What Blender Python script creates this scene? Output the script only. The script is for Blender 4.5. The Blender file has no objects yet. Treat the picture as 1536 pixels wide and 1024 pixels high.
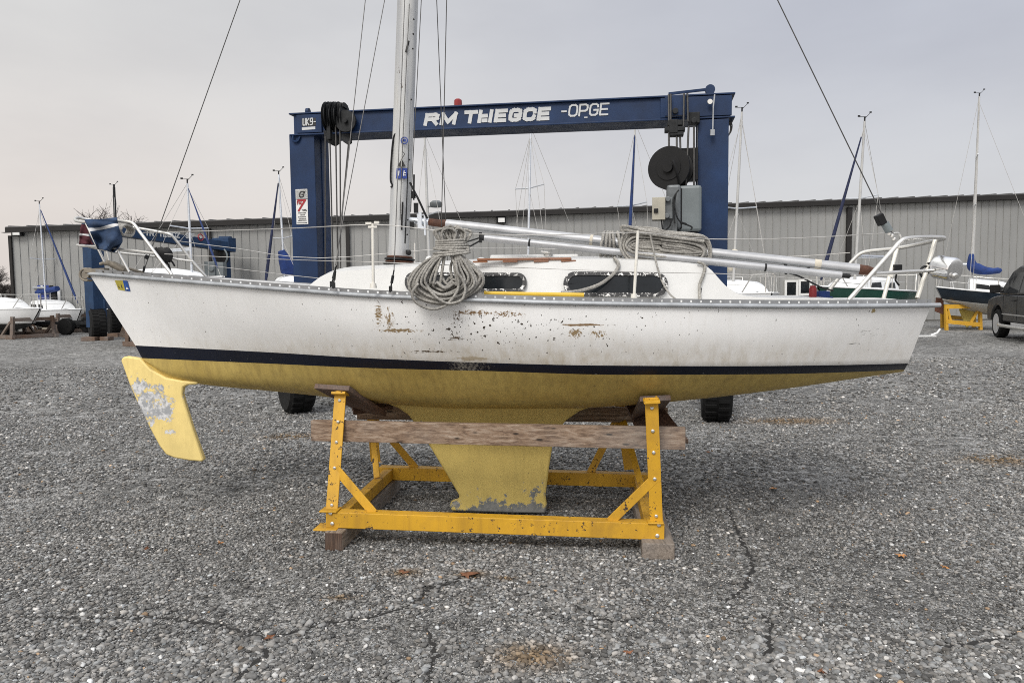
import bpy, bmesh, math, random
import numpy as np
from mathutils import Vector as V, Matrix
random.seed(7); RNG = np.random.default_rng(7)
R = math.radians
sc = bpy.context.scene
COL = sc.collection

# ------------------------------------------------------------------ camera
CAMH = 1.7
F = 26.0 / 36.0 * 1536.0
TH, RO = R(4.07), R(0.6)
_r = V((1, 0, 0)); _u = V((0, math.sin(TH), math.cos(TH))); FWD = V((0, math.cos(TH), -math.sin(TH)))
RGT = _r * math.cos(RO) - _u * math.sin(RO)
UPV = _u * math.cos(RO) + _r * math.sin(RO)
CAM = V((0, 0, CAMH))
cam = bpy.data.cameras.new('camera'); cam.lens = 26; cam.sensor_width = 36; cam.clip_start = 0.05; cam.clip_end = 3000
co = bpy.data.objects.new('camera', cam); COL.objects.link(co)
m = Matrix((RGT, UPV, -FWD)).transposed().to_4x4(); m.translation = CAM
co.matrix_world = m
sc.camera = co
sc.cycles.pixel_filter_type = 'BLACKMAN_HARRIS'; sc.cycles.filter_width = 1.0; sc.cycles.use_denoising = False

def ray(px, py):
    return FWD + RGT * ((px - 768) / F) + UPV * ((512 - py) / F)
def P(px, py, Y):                       # survey point of the photo at distance Y from the camera
    d = ray(px, py); return CAM + d * (Y / d.y)
def PZ(px, py, z=0.0):                  # survey point on the level z
    d = ray(px, py); return CAM + d * ((z - CAMH) / d.z)
def proj(p):
    q = V(p) - CAM; w = q.dot(FWD)
    return (768 + F * q.dot(RGT) / w, 512 - F * q.dot(UPV) / w)

# ------------------------------------------------------------------ interpolation
def lin(tab, x):
    xs = [a for a, b in tab]; ys = [b for a, b in tab]
    return float(np.interp(x, xs, ys))
def crom(pts, n=8, closed=False):       # catmull-rom through 3D points
    pts = [V(p) for p in pts]; out = []
    N = len(pts)
    segs = N if closed else N - 1
    for i in range(segs):
        if closed: a, b, c, d = pts[i - 1], pts[i], pts[(i + 1) % N], pts[(i + 2) % N]
        else: a, b, c, d = pts[max(i - 1, 0)], pts[i], pts[i + 1], pts[min(i + 2, N - 1)]
        for k in range(n):
            t = k / n
            out.append(0.5 * ((2 * b) + (c - a) * t + (2 * a - 5 * b + 4 * c - d) * t * t + (3 * b - a - 3 * c + d) * t ** 3))
    if not closed: out.append(pts[-1])
    return out
def smooth_tab(tab, x):                 # smooth interpolation of a table by monotone cubic
    xs = np.array([a for a, b in tab], float); ys = np.array([b for a, b in tab], float)
    d = np.diff(ys) / np.diff(xs); mm = np.zeros(len(xs)); mm[0] = d[0]; mm[-1] = d[-1]
    for i in range(1, len(xs) - 1):
        mm[i] = 0 if d[i - 1] * d[i] <= 0 else 2 * d[i - 1] * d[i] / (d[i - 1] + d[i])
    i = int(np.clip(np.searchsorted(xs, x) - 1, 0, len(xs) - 2)); h = xs[i + 1] - xs[i]; t = min(max((x - xs[i]) / h, 0), 1)
    return float((2*t**3-3*t**2+1)*ys[i] + (t**3-2*t**2+t)*h*mm[i] + (-2*t**3+3*t**2)*ys[i+1] + (t**3-t**2)*h*mm[i+1])

# ------------------------------------------------------------------ mesh builder
class MB:
    XF = None                           # placement of the thing being built (a parked car is built straight, then turned)
    def __init__(s): s.v = []; s.f = []; s.m = []
    def add(s, vs, fs, mat=0):
        b = len(s.v); s.v += [tuple(x) for x in vs]
        for f in fs: s.f.append(tuple(b + i for i in f)); s.m.append(mat)
        return s
    def box(s, c, size, rot=None, mat=0):
        c = V(c); x, y, z = size[0] / 2, size[1] / 2, size[2] / 2
        vs = [V((i, j, k)) for k in (-z, z) for j in (-y, y) for i in (-x, x)]
        if rot is not None: vs = [rot @ q for q in vs]
        return s.add([c + q for q in vs], [(0, 2, 3, 1), (4, 5, 7, 6), (0, 1, 5, 4), (2, 6, 7, 3), (0, 4, 6, 2), (1, 3, 7, 5)], mat)
    def beam(s, a, b, w, h, up=(0, 0, 1), mat=0):   # w across, h along up
        a, b = V(a), V(b); d = (b - a); L = d.length; d.normalize()
        up = V(up); sd = d.cross(up)
        if sd.length < 1e-4: sd = d.cross(V((1, 0, 0)))
        sd.normalize(); u2 = sd.cross(d)
        rot = Matrix((d, sd, u2)).transposed()
        return s.box((a + b) / 2, (L, w, h), rot, mat)
    def tube(s, pts, r, n=8, closed=False, caps=True, mat=0, flat=None):
        pts = [V(p) for p in pts]; N = len(pts)
        rs = r if isinstance(r, (list, tuple)) else [r] * N
        tang = []
        for i in range(N):
            a = pts[i - 1] if (i > 0 or closed) else pts[i]; b = pts[(i + 1) % N] if (i < N - 1 or closed) else pts[i]
            t = b - a; tang.append(t.normalized() if t.length > 1e-9 else V((0, 0, 1)))
        nrm = tang[0].orthogonal().normalized(); base = len(s.v); vs = []
        for i in range(N):
            if i:
                nrm = nrm - tang[i] * nrm.dot(tang[i])
                nrm = nrm.normalized() if nrm.length > 1e-6 else tang[i].orthogonal().normalized()
            bn = tang[i].cross(nrm)
            for k in range(n):
                a = 2 * math.pi * k / n
                vs.append(pts[i] + nrm * (rs[i] * math.cos(a)) + bn * (rs[i] * math.sin(a)))
        fs = []
        for i in range(N if closed else N - 1):
            j = (i + 1) % N
            for k in range(n):
                k2 = (k + 1) % n
                fs.append((i * n + k, i * n + k2, j * n + k2, j * n + k))
        if caps and not closed:
            fs.append(tuple(range(n))[::-1]); fs.append(tuple((N - 1) * n + k for k in range(n)))
        return s.add(vs, fs, mat)
    def prism(s, poly, vec, mat=0):
        poly = [V(p) for p in poly]; vec = V(vec); n = len(poly)
        return s.add(poly + [p + vec for p in poly], [tuple(range(n))[::-1], tuple(range(n, 2 * n))] + [(i, (i + 1) % n, n + (i + 1) % n, n + i) for i in range(n)], mat)
    def lathe(s, prof, o, axis, n=24, mat=0):       # prof: (radius, height) along axis
        o = V(o); ax = V(axis).normalized(); e1 = ax.orthogonal().normalized(); e2 = ax.cross(e1); vs = []; fs = []
        for r, h in prof:
            for k in range(n):
                a = 2 * math.pi * k / n; vs.append(o + ax * h + e1 * (r * math.cos(a)) + e2 * (r * math.sin(a)))
        for i in range(len(prof) - 1):
            for k in range(n): fs.append((i * n + k, i * n + (k + 1) % n, (i + 1) * n + (k + 1) % n, (i + 1) * n + k))
        fs.append(tuple(range(n))[::-1]); fs.append(tuple((len(prof) - 1) * n + k for k in range(n)))
        return s.add(vs, fs, mat)
    def grid(s, rows, mat=0, flip=False):           # rows: list of equal-length point lists
        n = len(rows[0]); vs = [p for r in rows for p in r]; fs = []
        for i in range(len(rows) - 1):
            for k in range(n - 1):
                q = (i * n + k, i * n + k + 1, (i + 1) * n + k + 1, (i + 1) * n + k)
                fs.append(q[::-1] if flip else q)
        return s.add(vs, fs, mat)
    def build(s, name, mats, parent=None, smooth=None, bevel=0, weld=False, normals=True):
        if not isinstance(mats, (list, tuple)): mats = [mats]
        off = root_of(parent).location if parent is not None else V((0, 0, 0))
        me = bpy.data.meshes.new(name)
        if MB.XF is not None: s.v = [tuple(MB.XF @ V(q)) for q in s.v]
        me.from_pydata([(x - off.x, y - off.y, z - off.z) for x, y, z in s.v], [], s.f)
        for q in mats: me.materials.append(q)
        me.polygons.foreach_set('material_index', s.m)
        if weld or normals:
            bm = bmesh.new(); bm.from_mesh(me)
            if weld: bmesh.ops.remove_doubles(bm, verts=bm.verts, dist=0.0004)
            if normals: bmesh.ops.recalc_face_normals(bm, faces=bm.faces)
            bm.to_mesh(me); bm.free()
        if smooth is not None:
            me.polygons.foreach_set('use_smooth', [True] * len(me.polygons))
            me.set_sharp_from_angle(angle=R(smooth))
        me.update()
        o = bpy.data.objects.new(name, me); COL.objects.link(o)
        if parent is not None: o.parent = parent
        if bevel:
            md = o.modifiers.new('bevel', 'BEVEL'); md.width = bevel; md.segments = 2; md.limit_method = 'ANGLE'; md.angle_limit = R(40)
        return o
def root_of(o):
    while o.parent is not None: o = o.parent
    return o
def tag(o, label=None, cat=None, group=None, kind=None):
    if label: o['label'] = label
    if cat: o['category'] = cat
    if group: o['group'] = group
    if kind: o['kind'] = kind
    return o
def thing(name, loc, label, cat, group=None):
    o = bpy.data.objects.new(name, None); COL.objects.link(o); o.location = V(loc); o.empty_display_size = 0.2
    return tag(o, label, cat, group)
def solo(mb, name, mats, label, cat, group=None, smooth=None, bevel=0, **kw):   # a thing that is one mesh
    return tag(mb.build(name, mats, None, smooth, bevel, **kw), label, cat, group)

# ------------------------------------------------------------------ materials
class NT:
    def __init__(s, name):
        s.mat = bpy.data.materials.new(name); s.mat.use_nodes = True; s.t = s.mat.node_tree; s.t.nodes.clear()
        s.out = s.t.nodes.new('ShaderNodeOutputMaterial'); s.b = s.t.nodes.new('ShaderNodeBsdfPrincipled')
        s.t.links.new(s.b.outputs[0], s.out.inputs[0]); s.tc = s.t.nodes.new('ShaderNodeTexCoord')
    def set(s, sock, v):
        if hasattr(v, 'is_output'): s.t.links.new(v, sock)
        else:
            if isinstance(v, (tuple, list)) and len(v) == 3 and sock.type == 'RGBA': v = (*v, 1)
            sock.default_value = v
    def n(s, typ, ins=None, **props):
        q = s.t.nodes.new(typ)
        for k, v in props.items(): setattr(q, k, v)
        for k, v in (ins or {}).items(): s.set(q.inputs[k], v)
        return q
    def obj(s): return s.tc.outputs['Object']
    def mapped(s, scale=(1, 1, 1), loc=(0, 0, 0), rot=(0, 0, 0)):
        return s.n('ShaderNodeMapping', {'Vector': s.obj(), 'Scale': scale, 'Location': loc, 'Rotation': rot}).outputs[0]
    def noise(s, scale, detail=4, rough=0.6, vec=None, dist=0):
        return s.n('ShaderNodeTexNoise', {'Vector': vec or s.obj(), 'Scale': scale, 'Detail': detail, 'Roughness': rough, 'Distortion': dist}).outputs['Fac']
    def vor(s, scale, vec=None, feature='F1', out='Distance', rand=1.0):
        return s.n('ShaderNodeTexVoronoi', {'Vector': vec or s.obj(), 'Scale': scale, 'Randomness': rand}, feature=feature).outputs[out]
    def rng(s, v, a, b, c=0.0, d=1.0):
        return s.n('ShaderNodeMapRange', {0: v, 1: a, 2: b, 3: c, 4: d}).outputs[0]
    def math(s, op, a, b=0.0, c=0.0):
        return s.n('ShaderNodeMath', {0: a, 1: b, 2: c}, operation=op).outputs[0]
    def mix(s, f, a, b, blend='MIX'):
        q = s.n('ShaderNodeMix', None, data_type='RGBA', blend_type=blend)
        s.set(q.inputs[0], f); s.set(q.inputs[6], a); s.set(q.inputs[7], b); return q.outputs[2]
    def ramp(s, f, stops, interp='LINEAR'):
        q = s.n('ShaderNodeValToRGB', {0: f}); q.color_ramp.interpolation = interp
        e = q.color_ramp.elements
        while len(e) < len(stops): e.new(0.5)
        for i, (p, c) in enumerate(stops): e[i].position = p; e[i].color = (*c, 1) if len(c) == 3 else c
        return q.outputs[0]
    def bump(s, h, strength=0.3, dist=0.01):
        s.set(s.b.inputs['Normal'], s.n('ShaderNodeBump', {'Strength': strength, 'Distance': dist, 'Height': h}).outputs[0])
    def done(s, color=None, rough=0.5, metal=0.0, spec=None):
        if color is not None: s.set(s.b.inputs['Base Color'], color)
        s.set(s.b.inputs['Roughness'], rough); s.set(s.b.inputs['Metallic'], metal)
        if spec is not None: s.set(s.b.inputs['Specular IOR Level'], spec)
        return s.mat
def simple(name, col, rough=0.5, metal=0.0, var=0.18, scale=6.0, bump=0.0, bscale=60.0, spec=None):
    n = NT(name); f = n.noise(scale, 5)
    lo = tuple(c * (1 - var) for c in col); hi = tuple(min(1, c * (1 + var)) for c in col)
    c = n.mix(n.rng(f, .3, .7), lo, hi)
    if bump: n.bump(n.noise(bscale, 3), bump, 0.01)
    rr = n.rng(n.noise(scale * 2.3, 3), .3, .7, max(0, rough - .08), min(1, rough + .08))
    return n.done(c, rr, metal, spec)
def chipped(name, col, chip, scale, thr, rough=0.5, var=0.15, chip2=None, streak=None, dirt=None):
    n = NT(name); f = n.noise(3.0, 5)
    c = n.mix(n.rng(f, .3, .7), tuple(x * (1 - var) for x in col), tuple(min(1, x * (1 + var)) for x in col))
    if dirt: c = n.mix(n.rng(n.noise(1.7, 6, .7), .5, .75, 0, .6), c, dirt)
    if streak: c = n.mix(n.rng(n.noise(1.0, 5, .65, n.mapped((14, 14, .8))), .48, .75, 0, .55), c, streak)
    mk = n.rng(n.math('ADD', n.math('MULTIPLY', n.noise(scale, 6, .7), .6), n.math('MULTIPLY', n.noise(scale * .23, 3), .4)), thr, thr + .02)
    c = n.mix(mk, c, n.mix(n.rng(n.noise(scale * 3, 2), .4, .6), chip, chip2 or chip))
    n.bump(n.math('SUBTRACT', 1.0, mk), .25, .002)
    return n.done(c, n.rng(mk, 0, 1, rough, .8))
def wood(name, c1, c2, c3, axis=0, scale=1.0, rough=0.8):
    n = NT(name); s = [24 * scale] * 3; s[axis] = 1.3 * scale
    vec = n.mapped(tuple(s))
    g = n.noise(2.2, 7, .65, vec, .6); g2 = n.noise(9, 4, .7, vec)
    c = n.ramp(g, [(.33, c1), (.5, c2), (.67, c3)])
    c = n.mix(n.rng(g2, .55, .75, 0, .65), c, tuple(x * .35 for x in c1))
    k = n.vor(4.5 * scale, n.mapped(tuple((1, 1, 1)[i] if i == axis else 3.2 for i in range(3))))
    c = n.mix(n.rng(k, .09, .15, .9, 0), c, tuple(x * .22 for x in c1))
    c = n.mix(n.rng(n.noise(.9, 4), .45, .65, 0, .5), c, (.22, .21, .2))
    n.bump(n.math('ADD', g, n.math('MULTIPLY', g2, .6)), .6, .006)
    return n.done(c, rough)

M = {}
M['navy'] = simple('navy_stripe', (.012, .017, .04), .35, var=.4, scale=3)
M['steel_blue'] = simple('blue_gantry_paint', (.0062, .0235, .072), .5, var=.3, scale=2.5, bump=.05, spec=.3)
M['steel_blue_far'] = simple('blue_gantry_paint_weathered', (.013, .036, .085), .55, var=.25, scale=2, spec=.3)
M['yellow_steel'] = chipped('yellow_cradle_paint', (.55, .30, .014), (.08, .045, .022), 52, .582, .6, chip2=(.02, .018, .016), dirt=(.24, .13, .025), streak=(.27, .14, .02))
M['yellow_far'] = chipped('yellow_stand_paint', (.55, .3, .02), (.07, .04, .02), 9, .66, .5)
M['bottom_far'] = simple('pale_yellow_keel', (.5, .40, .1), .6)
M['plank'] = wood('weathered_plank', (.075, .045, .029), (.23, .155, .103), (.36, .285, .22), 0)
M['timber'] = wood('weathered_timber', (.08, .062, .046), (.2, .16, .125), (.30, .255, .21), 1)
M['pad'] = wood('dark_pad_board', (.055, .028, .018), (.1, .052, .032), (.16, .09, .06), 1, 1.5)
M['teak'] = wood('teak_rail', (.17, .06, .025), (.24, .095, .04), (.3, .13, .06), 0, 3, .55)
M['stand_wood'] = wood('brown_stand_wood', (.07, .042, .028), (.12, .075, .05), (.17, .115, .08), 0)
M['alu'] = simple('aluminium', (.62, .65, .69), .38, .75, .12, 4)
M['spar'] = simple('aluminium_spar', (.38, .385, .395), .45, .3, .18, 6)
M['stainless'] = simple('stainless_tube', (.62, .61, .58), .28, .7, .12, 5)
M['white_tube'] = simple('cream_rail_tube', (.66, .64, .58), .4, .1, .1, 6)
M['chrome'] = simple('polished_steel', (.78, .78, .78), .2, 1.0, .06, 4)
M['rail'] = simple('grey_rail_alloy', (.27, .275, .28), .45, .6, .2, 9)
M['rub'] = simple('grey_rub_rail', (.33, .345, .36), .5, .3, .25, 7)
M['wire'] = simple('rigging_wire', (.085, .083, .08), .45, .6, .2, 20)
M['lifeline'] = simple('lifeline_wire', (.42, .41, .39), .5, .3, .15, 20)
M['black'] = simple('black_plastic', (.007, .007, .0075), .55, var=.3, spec=.25)
M['dark_metal'] = simple('dark_greasy_metal', (.018, .019, .02), .6, .3, .4, 12, .15, spec=.3)
M['grey_box'] = simple('grey_cabinet_paint', (.13, .15, .155), .5, .0, .15, 3)
M['beige_box'] = simple('beige_box_paint', (.34, .32, .26), .5, 0, .15, 5)
M['rubber'] = simple('tyre_rubber', (.009, .009, .009), .85, 0, .35, 10, .4, 40, spec=.2)
M['hub'] = simple('wheel_hub_paint', (.12, .13, .135), .5, .3, .25, 8)
M['glass'] = simple('dark_window_glass', (.010, .012, .014), .12, 0, .5, 3, spec=.3)
M['white'] = simple('white_gelcoat', (.57, .57, .555), .35, 0, .06, 3)
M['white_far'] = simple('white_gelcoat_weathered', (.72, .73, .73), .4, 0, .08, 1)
M['antifoul'] = simple('dark_antifouling', (.035, .035, .037), .7, 0, .3, 2)
M['grey_bottom'] = simple('grey_white_bottom', (.5, .5, .47), .6, 0, .12, 2)
M['green_hull'] = simple('green_topsides', (.015, .06, .045), .3, 0, .2, 2)
M['navy_hull'] = simple('navy_topsides', (.01, .016, .024), .25, 0, .25, 2)
M['wood_rudder'] = simple('varnished_rudder', (.13, .048, .025), .5, 0, .25, 6)
M['cover_blue'] = simple('blue_canvas', (.010, .032, .14), .85, 0, .3, 6, .4, 14)
M['blue_cloth'] = simple('faded_blue_canvas', (.017, .038, .085), .9, 0, .3, 9, .4, 25)
M['white_cloth'] = simple('grey_white_canvas', (.55, .55, .55), .9, 0, .12, 9)
M['maroon_cloth'] = simple('maroon_canvas', (.055, .008, .014), .9, 0, .3, 9)
M['beige_cloth'] = simple('beige_canvas', (.5, .46, .38), .9, 0, .12, 5)
M['jib_blue'] = simple('furled_blue_cloth', (.009, .014, .045), .85, 0, .3, 5)
M['jib_bright'] = simple('furled_bright_blue_cloth', (.012, .03, .11), .85, 0, .3, 5)
M['red'] = simple('red_plastic', (.2, .008, .012), .5)
M['red_lamp'] = simple('red_beacon_lens', (.22, .012, .012), .25)
M['yellow_pole'] = simple('yellow_pole_paint', (.58, .38, .03), .5, 0, .15, 8)
M['rust'] = simple('rusty_wood_plug', (.09, .038, .022), .8, .1, .5, 14, .5, 40)
M['letter'] = simple('pale_grey_lettering', (.48, .49, .49), .6, 0, .06, 5)
M['sign_white'] = simple('white_sign_face', (.66, .66, .64), .5, 0, .06, 5)
M['sign_red'] = simple('red_sign_ink', (.3, .015, .02), .6)
M['sign_black'] = simple('black_sign_ink', (.02, .02, .02), .6)
M['sign_blue'] = simple('blue_sticker', (.015, .04, .22), .5)
M['sticker_blue'] = simple('registration_blue', (.015, .075, .3), .5)
M['sticker_yellow'] = simple('registration_yellow', (.4, .34, .05), .5)
M['car_paint'] = simple('dark_grey_car_paint', (.014, .0145, .015), .3, 0, .12, 2, spec=.4)
M['car_glass'] = simple('tinted_car_glass', (.03, .033, .036), .05, 0, .1, 2, spec=.9)
M['rim'] = simple('alloy_rim', (.5, .5, .51), .4, .2, .1, 5)
M['trim_dark'] = simple('dark_brown_trim', (.016, .0145, .0135), .6, 0, .2, 1, spec=.3)
M['galv'] = simple('weathered_galvanised', (.2, .175, .14), .6, .3, .3, 14)
M['roof_metal'] = simple('roof_sheet', (.12, .12, .12), .5, .3, .2, .6)
M['bark'] = simple('bare_branches', (.06, .05, .045), .9, 0, .3, 2)
M['leaf'] = simple('dead_leaf', (.42, .2, .07), .8, 0, .4, 30)
M['needles'] = simple('rust_brown_leaf', (.16, .07, .035), .9, 0, .4, 30)
M['crack'] = simple('crack_soil', (.02, .019, .018), 1.0, 0, .3, 30)

def _rope():
    n = NT('grey_rope'); c = n.mix(n.rng(n.noise(7, 4), .35, .65), (.23, .22, .2), (.40, .385, .35))
    w = n.vor(95); c = n.mix(n.rng(w, .35, .75, 0, .45), c, (.1, .095, .085))
    n.bump(w, .7, .004); return n.done(c, .95)
M['rope'] = _rope()
def _mast():
    n = NT('old_painted_mast'); c = n.mix(n.rng(n.noise(2, 5, .6, n.mapped((8, 8, .5))), .35, .7), (.52, .52, .50), (.36, .37, .385))
    s = n.rng(n.noise(16, 5, .7, n.mapped((1, 1, .45))), .655, .68); c = n.mix(s, c, (.1, .08, .06))
    c = n.mix(n.rng(n.noise(3, 5, .7, n.mapped((5, 5, .6))), .58, .75, 0, .6), c, (.33, .27, .2))
    n.bump(n.noise(30, 3), .08, .004); return n.done(c, .5, .15)
M['mast'] = _mast()
def _frame():
    n = NT('peeling_window_frame'); k = n.rng(n.noise(34, 6, .78), .555, .565)
    c = n.mix(k, (.014, .014, .015), (.72, .71, .68)); n.bump(k, .4, .003); return n.done(c, .55)
M['frame'] = _frame()
# ------------------------------------------------------------------ world and sun
SUN_EL, SUN_AZ = R(44), R(202)          # azimuth clockwise from +Y: behind the camera, a little to the left
w = bpy.data.worlds.new('World'); sc.world = w; w.use_nodes = True
t = w.node_tree; t.nodes.clear()
def wn(typ, ins=None, **pr):
    q = t.nodes.new(typ)
    for k, v in pr.items(): setattr(q, k, v)
    for k, v in (ins or {}).items():
        if hasattr(v, 'is_output'): t.links.new(v, q.inputs[k])
        else: q.inputs[k].default_value = v
    return q
def wmix(f, a, b, blend='MIX'):
    q = wn('ShaderNodeMix', None, data_type='RGBA', blend_type=blend)
    for i, v in ((0, f), (6, a), (7, b)):
        if hasattr(v, 'is_output'): t.links.new(v, q.inputs[i])
        else: q.inputs[i].default_value = v
    return q.outputs[2]
sky = wn('ShaderNodeTexSky', sky_type='NISHITA', sun_disc=False, sun_elevation=SUN_EL, sun_rotation=SUN_AZ, air_density=1.0, dust_density=3.0)
tc = wn('ShaderNodeTexCoord'); sep = wn('ShaderNodeSeparateXYZ', {0: tc.outputs['Generated']})
def wr(v, a, b, c=0.0, d=1.0): return wn('ShaderNodeMapRange', {0: v, 1: a, 2: b, 3: c, 4: d}, interpolation_type='SMOOTHSTEP').outputs[0]
el = sep.outputs['Z']; ax = sep.outputs['X']; ay = sep.outputs['Y']
left = wmix(wr(el, .0, .36), (7.9, 7.2, 6.7, 1), (7.0, 6.95, 6.85, 1))
right = wmix(wr(el, .0, .36), (6.75, 6.75, 6.8, 1), (5.2, 5.4, 6.05, 1))
base = wmix(wr(ax, -.62, .5), left, right)
nz = wn('ShaderNodeTexNoise', {'Vector': wn('ShaderNodeMapping', {'Vector': tc.outputs['Generated'], 'Scale': (1.2, 1.2, 3.2)}).outputs[0], 'Scale': 1.6, 'Detail': 5.0, 'Roughness': .55})
base = wmix(1.0, base, wmix(wr(nz.outputs['Fac'], .3, .7), (.93, .93, .94, 1), (1.06, 1.06, 1.055, 1)), 'MULTIPLY')
zen = wmix(wr(el, .40, .95), (1, 1, 1, 1), (2.1, 2.1, 2.05, 1))       # overcast sky: brightest overhead
base = wmix(1.0, base, zen, 'MULTIPLY')
beh = wmix(wr(ay, -.75, .1), (1.75, 1.72, 1.68, 1), (1, 1, 1, 1))      # and towards the veiled sun behind the camera
base = wmix(1.0, base, beh, 'MULTIPLY')
colr = wmix(.06, base, sky.outputs[0])
bg = wn('ShaderNodeBackground', {0: colr, 1: 0.1}); ow = wn('ShaderNodeOutputWorld', {0: bg.outputs[0]})
sl = bpy.data.lights.new('sun', 'SUN'); sl.energy = 2.1; sl.angle = R(22); sl.color = (1, .965, .92)
so = bpy.data.objects.new('sun', sl); COL.objects.link(so)
sd = V((math.sin(SUN_AZ) * math.cos(SUN_EL), math.cos(SUN_AZ) * math.cos(SUN_EL), math.sin(SUN_EL)))
so.rotation_euler = sd.to_track_quat('Z', 'Y').to_euler(); so.location = (0, -5, 12)
sc.view_settings.view_transform = 'Standard'; sc.view_settings.look = 'None'; sc.view_settings.exposure = 0.05; sc.view_settings.gamma = 1.0

# ------------------------------------------------------------------ ground
def _ground():
    n = NT('gravel_ground')
    def layer(scale):
        v = n.n('ShaderNodeTexVoronoi', {'Vector': n.obj(), 'Scale': scale, 'Randomness': 1.0}, feature='F1')
        tone = n.n('ShaderNodeSeparateColor', {0: v.outputs['Color']}).outputs[0]
        return v.outputs['Distance'], tone
    d1, t1 = layer(46); d2, t2 = layer(95); d3, t3 = layer(15)
    c1 = n.ramp(t1, [(0, (.06, .059, .057)), (.45, (.172, .169, .161)), (.85, (.325, .32, .305)), (1, (.66, .65, .62))])
    c2 = n.ramp(t2, [(0, (.056, .055, .053)), (.6, (.187, .184, .175)), (1, (.5, .493, .475))])
    sel = n.rng(n.noise(7, 3), .4, .6)
    c = n.mix(sel, c1, c2)
    c = n.mix(n.rng(t3, .90, .92, 0, .6), c, (.46, .455, .445)); c = n.mix(n.rng(t3, .16, .14, 0, .55), c, (.06, .06, .06))
    d4, t4 = layer(6.5); c = n.mix(n.rng(t4, .86, .9, 0, .35), c, (.4, .4, .395)); c = n.mix(n.rng(t4, .2, .16, 0, .3), c, (.07, .07, .07))
    g = n.mix(n.rng(d1, .25, .7, 0, .75), (1, 1, 1), (.25, .25, .25))
    c = n.mix(n.math('SUBTRACT', 1.0, sel), c, n.mix(1.0, c, g, 'MULTIPLY'))
    big = n.rng(n.noise(.55, 6, .65, n.mapped((1, .6, 1))), .3, .7, .72, 1.32)
    c = n.mix(1.0, c, n.n('ShaderNodeCombineColor', {0: big, 1: big, 2: big}).outputs[0], 'MULTIPLY')
    c = n.mix(n.rng(n.noise(.8, 6, .7, n.mapped((1, 1, 1), (3.3, 1.7, 0))), .64, .76, 0, .45), c, (.12, .072, .05))
    hgt = n.math('ADD', n.math('MULTIPLY', n.rng(d1, 0, .6, 1, 0), .6), n.math('MULTIPLY', n.rng(d2, 0, .6, 1, 0), .4))
    hgt = n.math('ADD', hgt, n.math('MULTIPLY', n.noise(5, 5), 1.2))
    n.bump(hgt, 1.0, .016)
    return n.done(c, .92, 0, .3)
M['ground'] = _ground()
g = MB(); g.add([(-900, -60, 0), (900, -60, 0), (900, 1500, 0), (-900, 1500, 0)], [(0, 1, 2, 3)])
tag(g.build('ground', M['ground'], normals=False), 'grey gravel yard reaching the building and the horizon', None, None, 'structure')

# cracks: thin dark strips where the packed gravel has split
CR = [[(1092, 762), (1108, 800), (1118, 822), (1130, 845), (1120, 880), (1090, 900), (1078, 905)],
      [(1143, 920), (1155, 945), (1150, 985), (1172, 1020)],
      [(30, 925), (120, 927), (230, 925), (330, 936), (400, 958), (430, 950), (480, 935), (560, 925), (620, 905)],
      [(405, 958), (395, 985), (365, 1010), (352, 1023)], [(1400, 970), (1450, 965), (1535, 950)],
      [(620, 905), (650, 880), (700, 868)], [(640, 940), (652, 975), (645, 1020)], [(860, 905), (900, 930), (960, 928)]]
cr_pts = []
cm = MB()
for line in CR:
    pts = [PZ(a, b, 0.003) for a, b in line]; fine = []
    for i in range(len(pts) - 1):
        k = max(2, int((pts[i + 1] - pts[i]).length / .03))
        for j in range(k):
            q = pts[i].lerp(pts[i + 1], j / k); fine.append(q + V((random.gauss(0, .009), random.gauss(0, .009), 0)))
    fine.append(pts[-1]); n = len(fine); L = []; Q = []
    for i, q in enumerate(fine):
        d = (fine[min(i + 1, n - 1)] - fine[max(i - 1, 0)]); d.z = 0; d.normalize(); s_ = V((-d.y, d.x, 0))
        wd = .0105 * math.sin(math.pi * (i + .5) / n) ** .5 * random.uniform(.3, 1.5) + .001
        L.append(q + s_ * wd); Q.append(q - s_ * wd); cr_pts.append((q.x, q.y, wd))
    cm.grid([L, Q])
tag(cm.build('ground_crack', M['crack'], normals=False), 'dark cracks in the packed gravel', None, None, 'structure')

# loose stones of the gravel near the camera, one mesh of many pebbles
def _pebble():
    n = NT('pebble_stone')
    a = n.n('ShaderNodeAttribute', None, attribute_name='tone')
    f = n.rng(n.noise(60, 4), .3, .7, .75, 1.25)
    c = n.mix(1.0, a.outputs['Color'], n.n('ShaderNodeCombineColor', {0: f, 1: f, 2: f}).outputs[0], 'MULTIPLY')
    n.bump(n.noise(140, 3), .25, .003); return n.done(c, .88, 0, .3)
M['pebble'] = _pebble()
def ico(sub):
    bm = bmesh.new(); bmesh.ops.create_icosphere(bm, subdivisions=sub, radius=1.0)
    v = np.array([q.co[:] for q in bm.verts], np.float32); bm.verts.index_update()
    f = np.array([[q.index for q in p.verts] for p in bm.faces], np.int32); bm.free(); return v, f
HEAP = PZ(790, 890, 0)                     # coarser stones in front of the cradle
RUST = [(*PZ(a, b, 0)[:2], sx, sy) for a, b, sx, sy in ((800, 985, .16, .10), (606, 860, .09, .05), (705, 862, .09, .05), (510, 897, .07, .03), (1180, 632, .5, .2), (760, 868, .05, .03), (1500, 690, .3, .2), (440, 655, .3, .15))]   # rusty brown dirt patches
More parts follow.
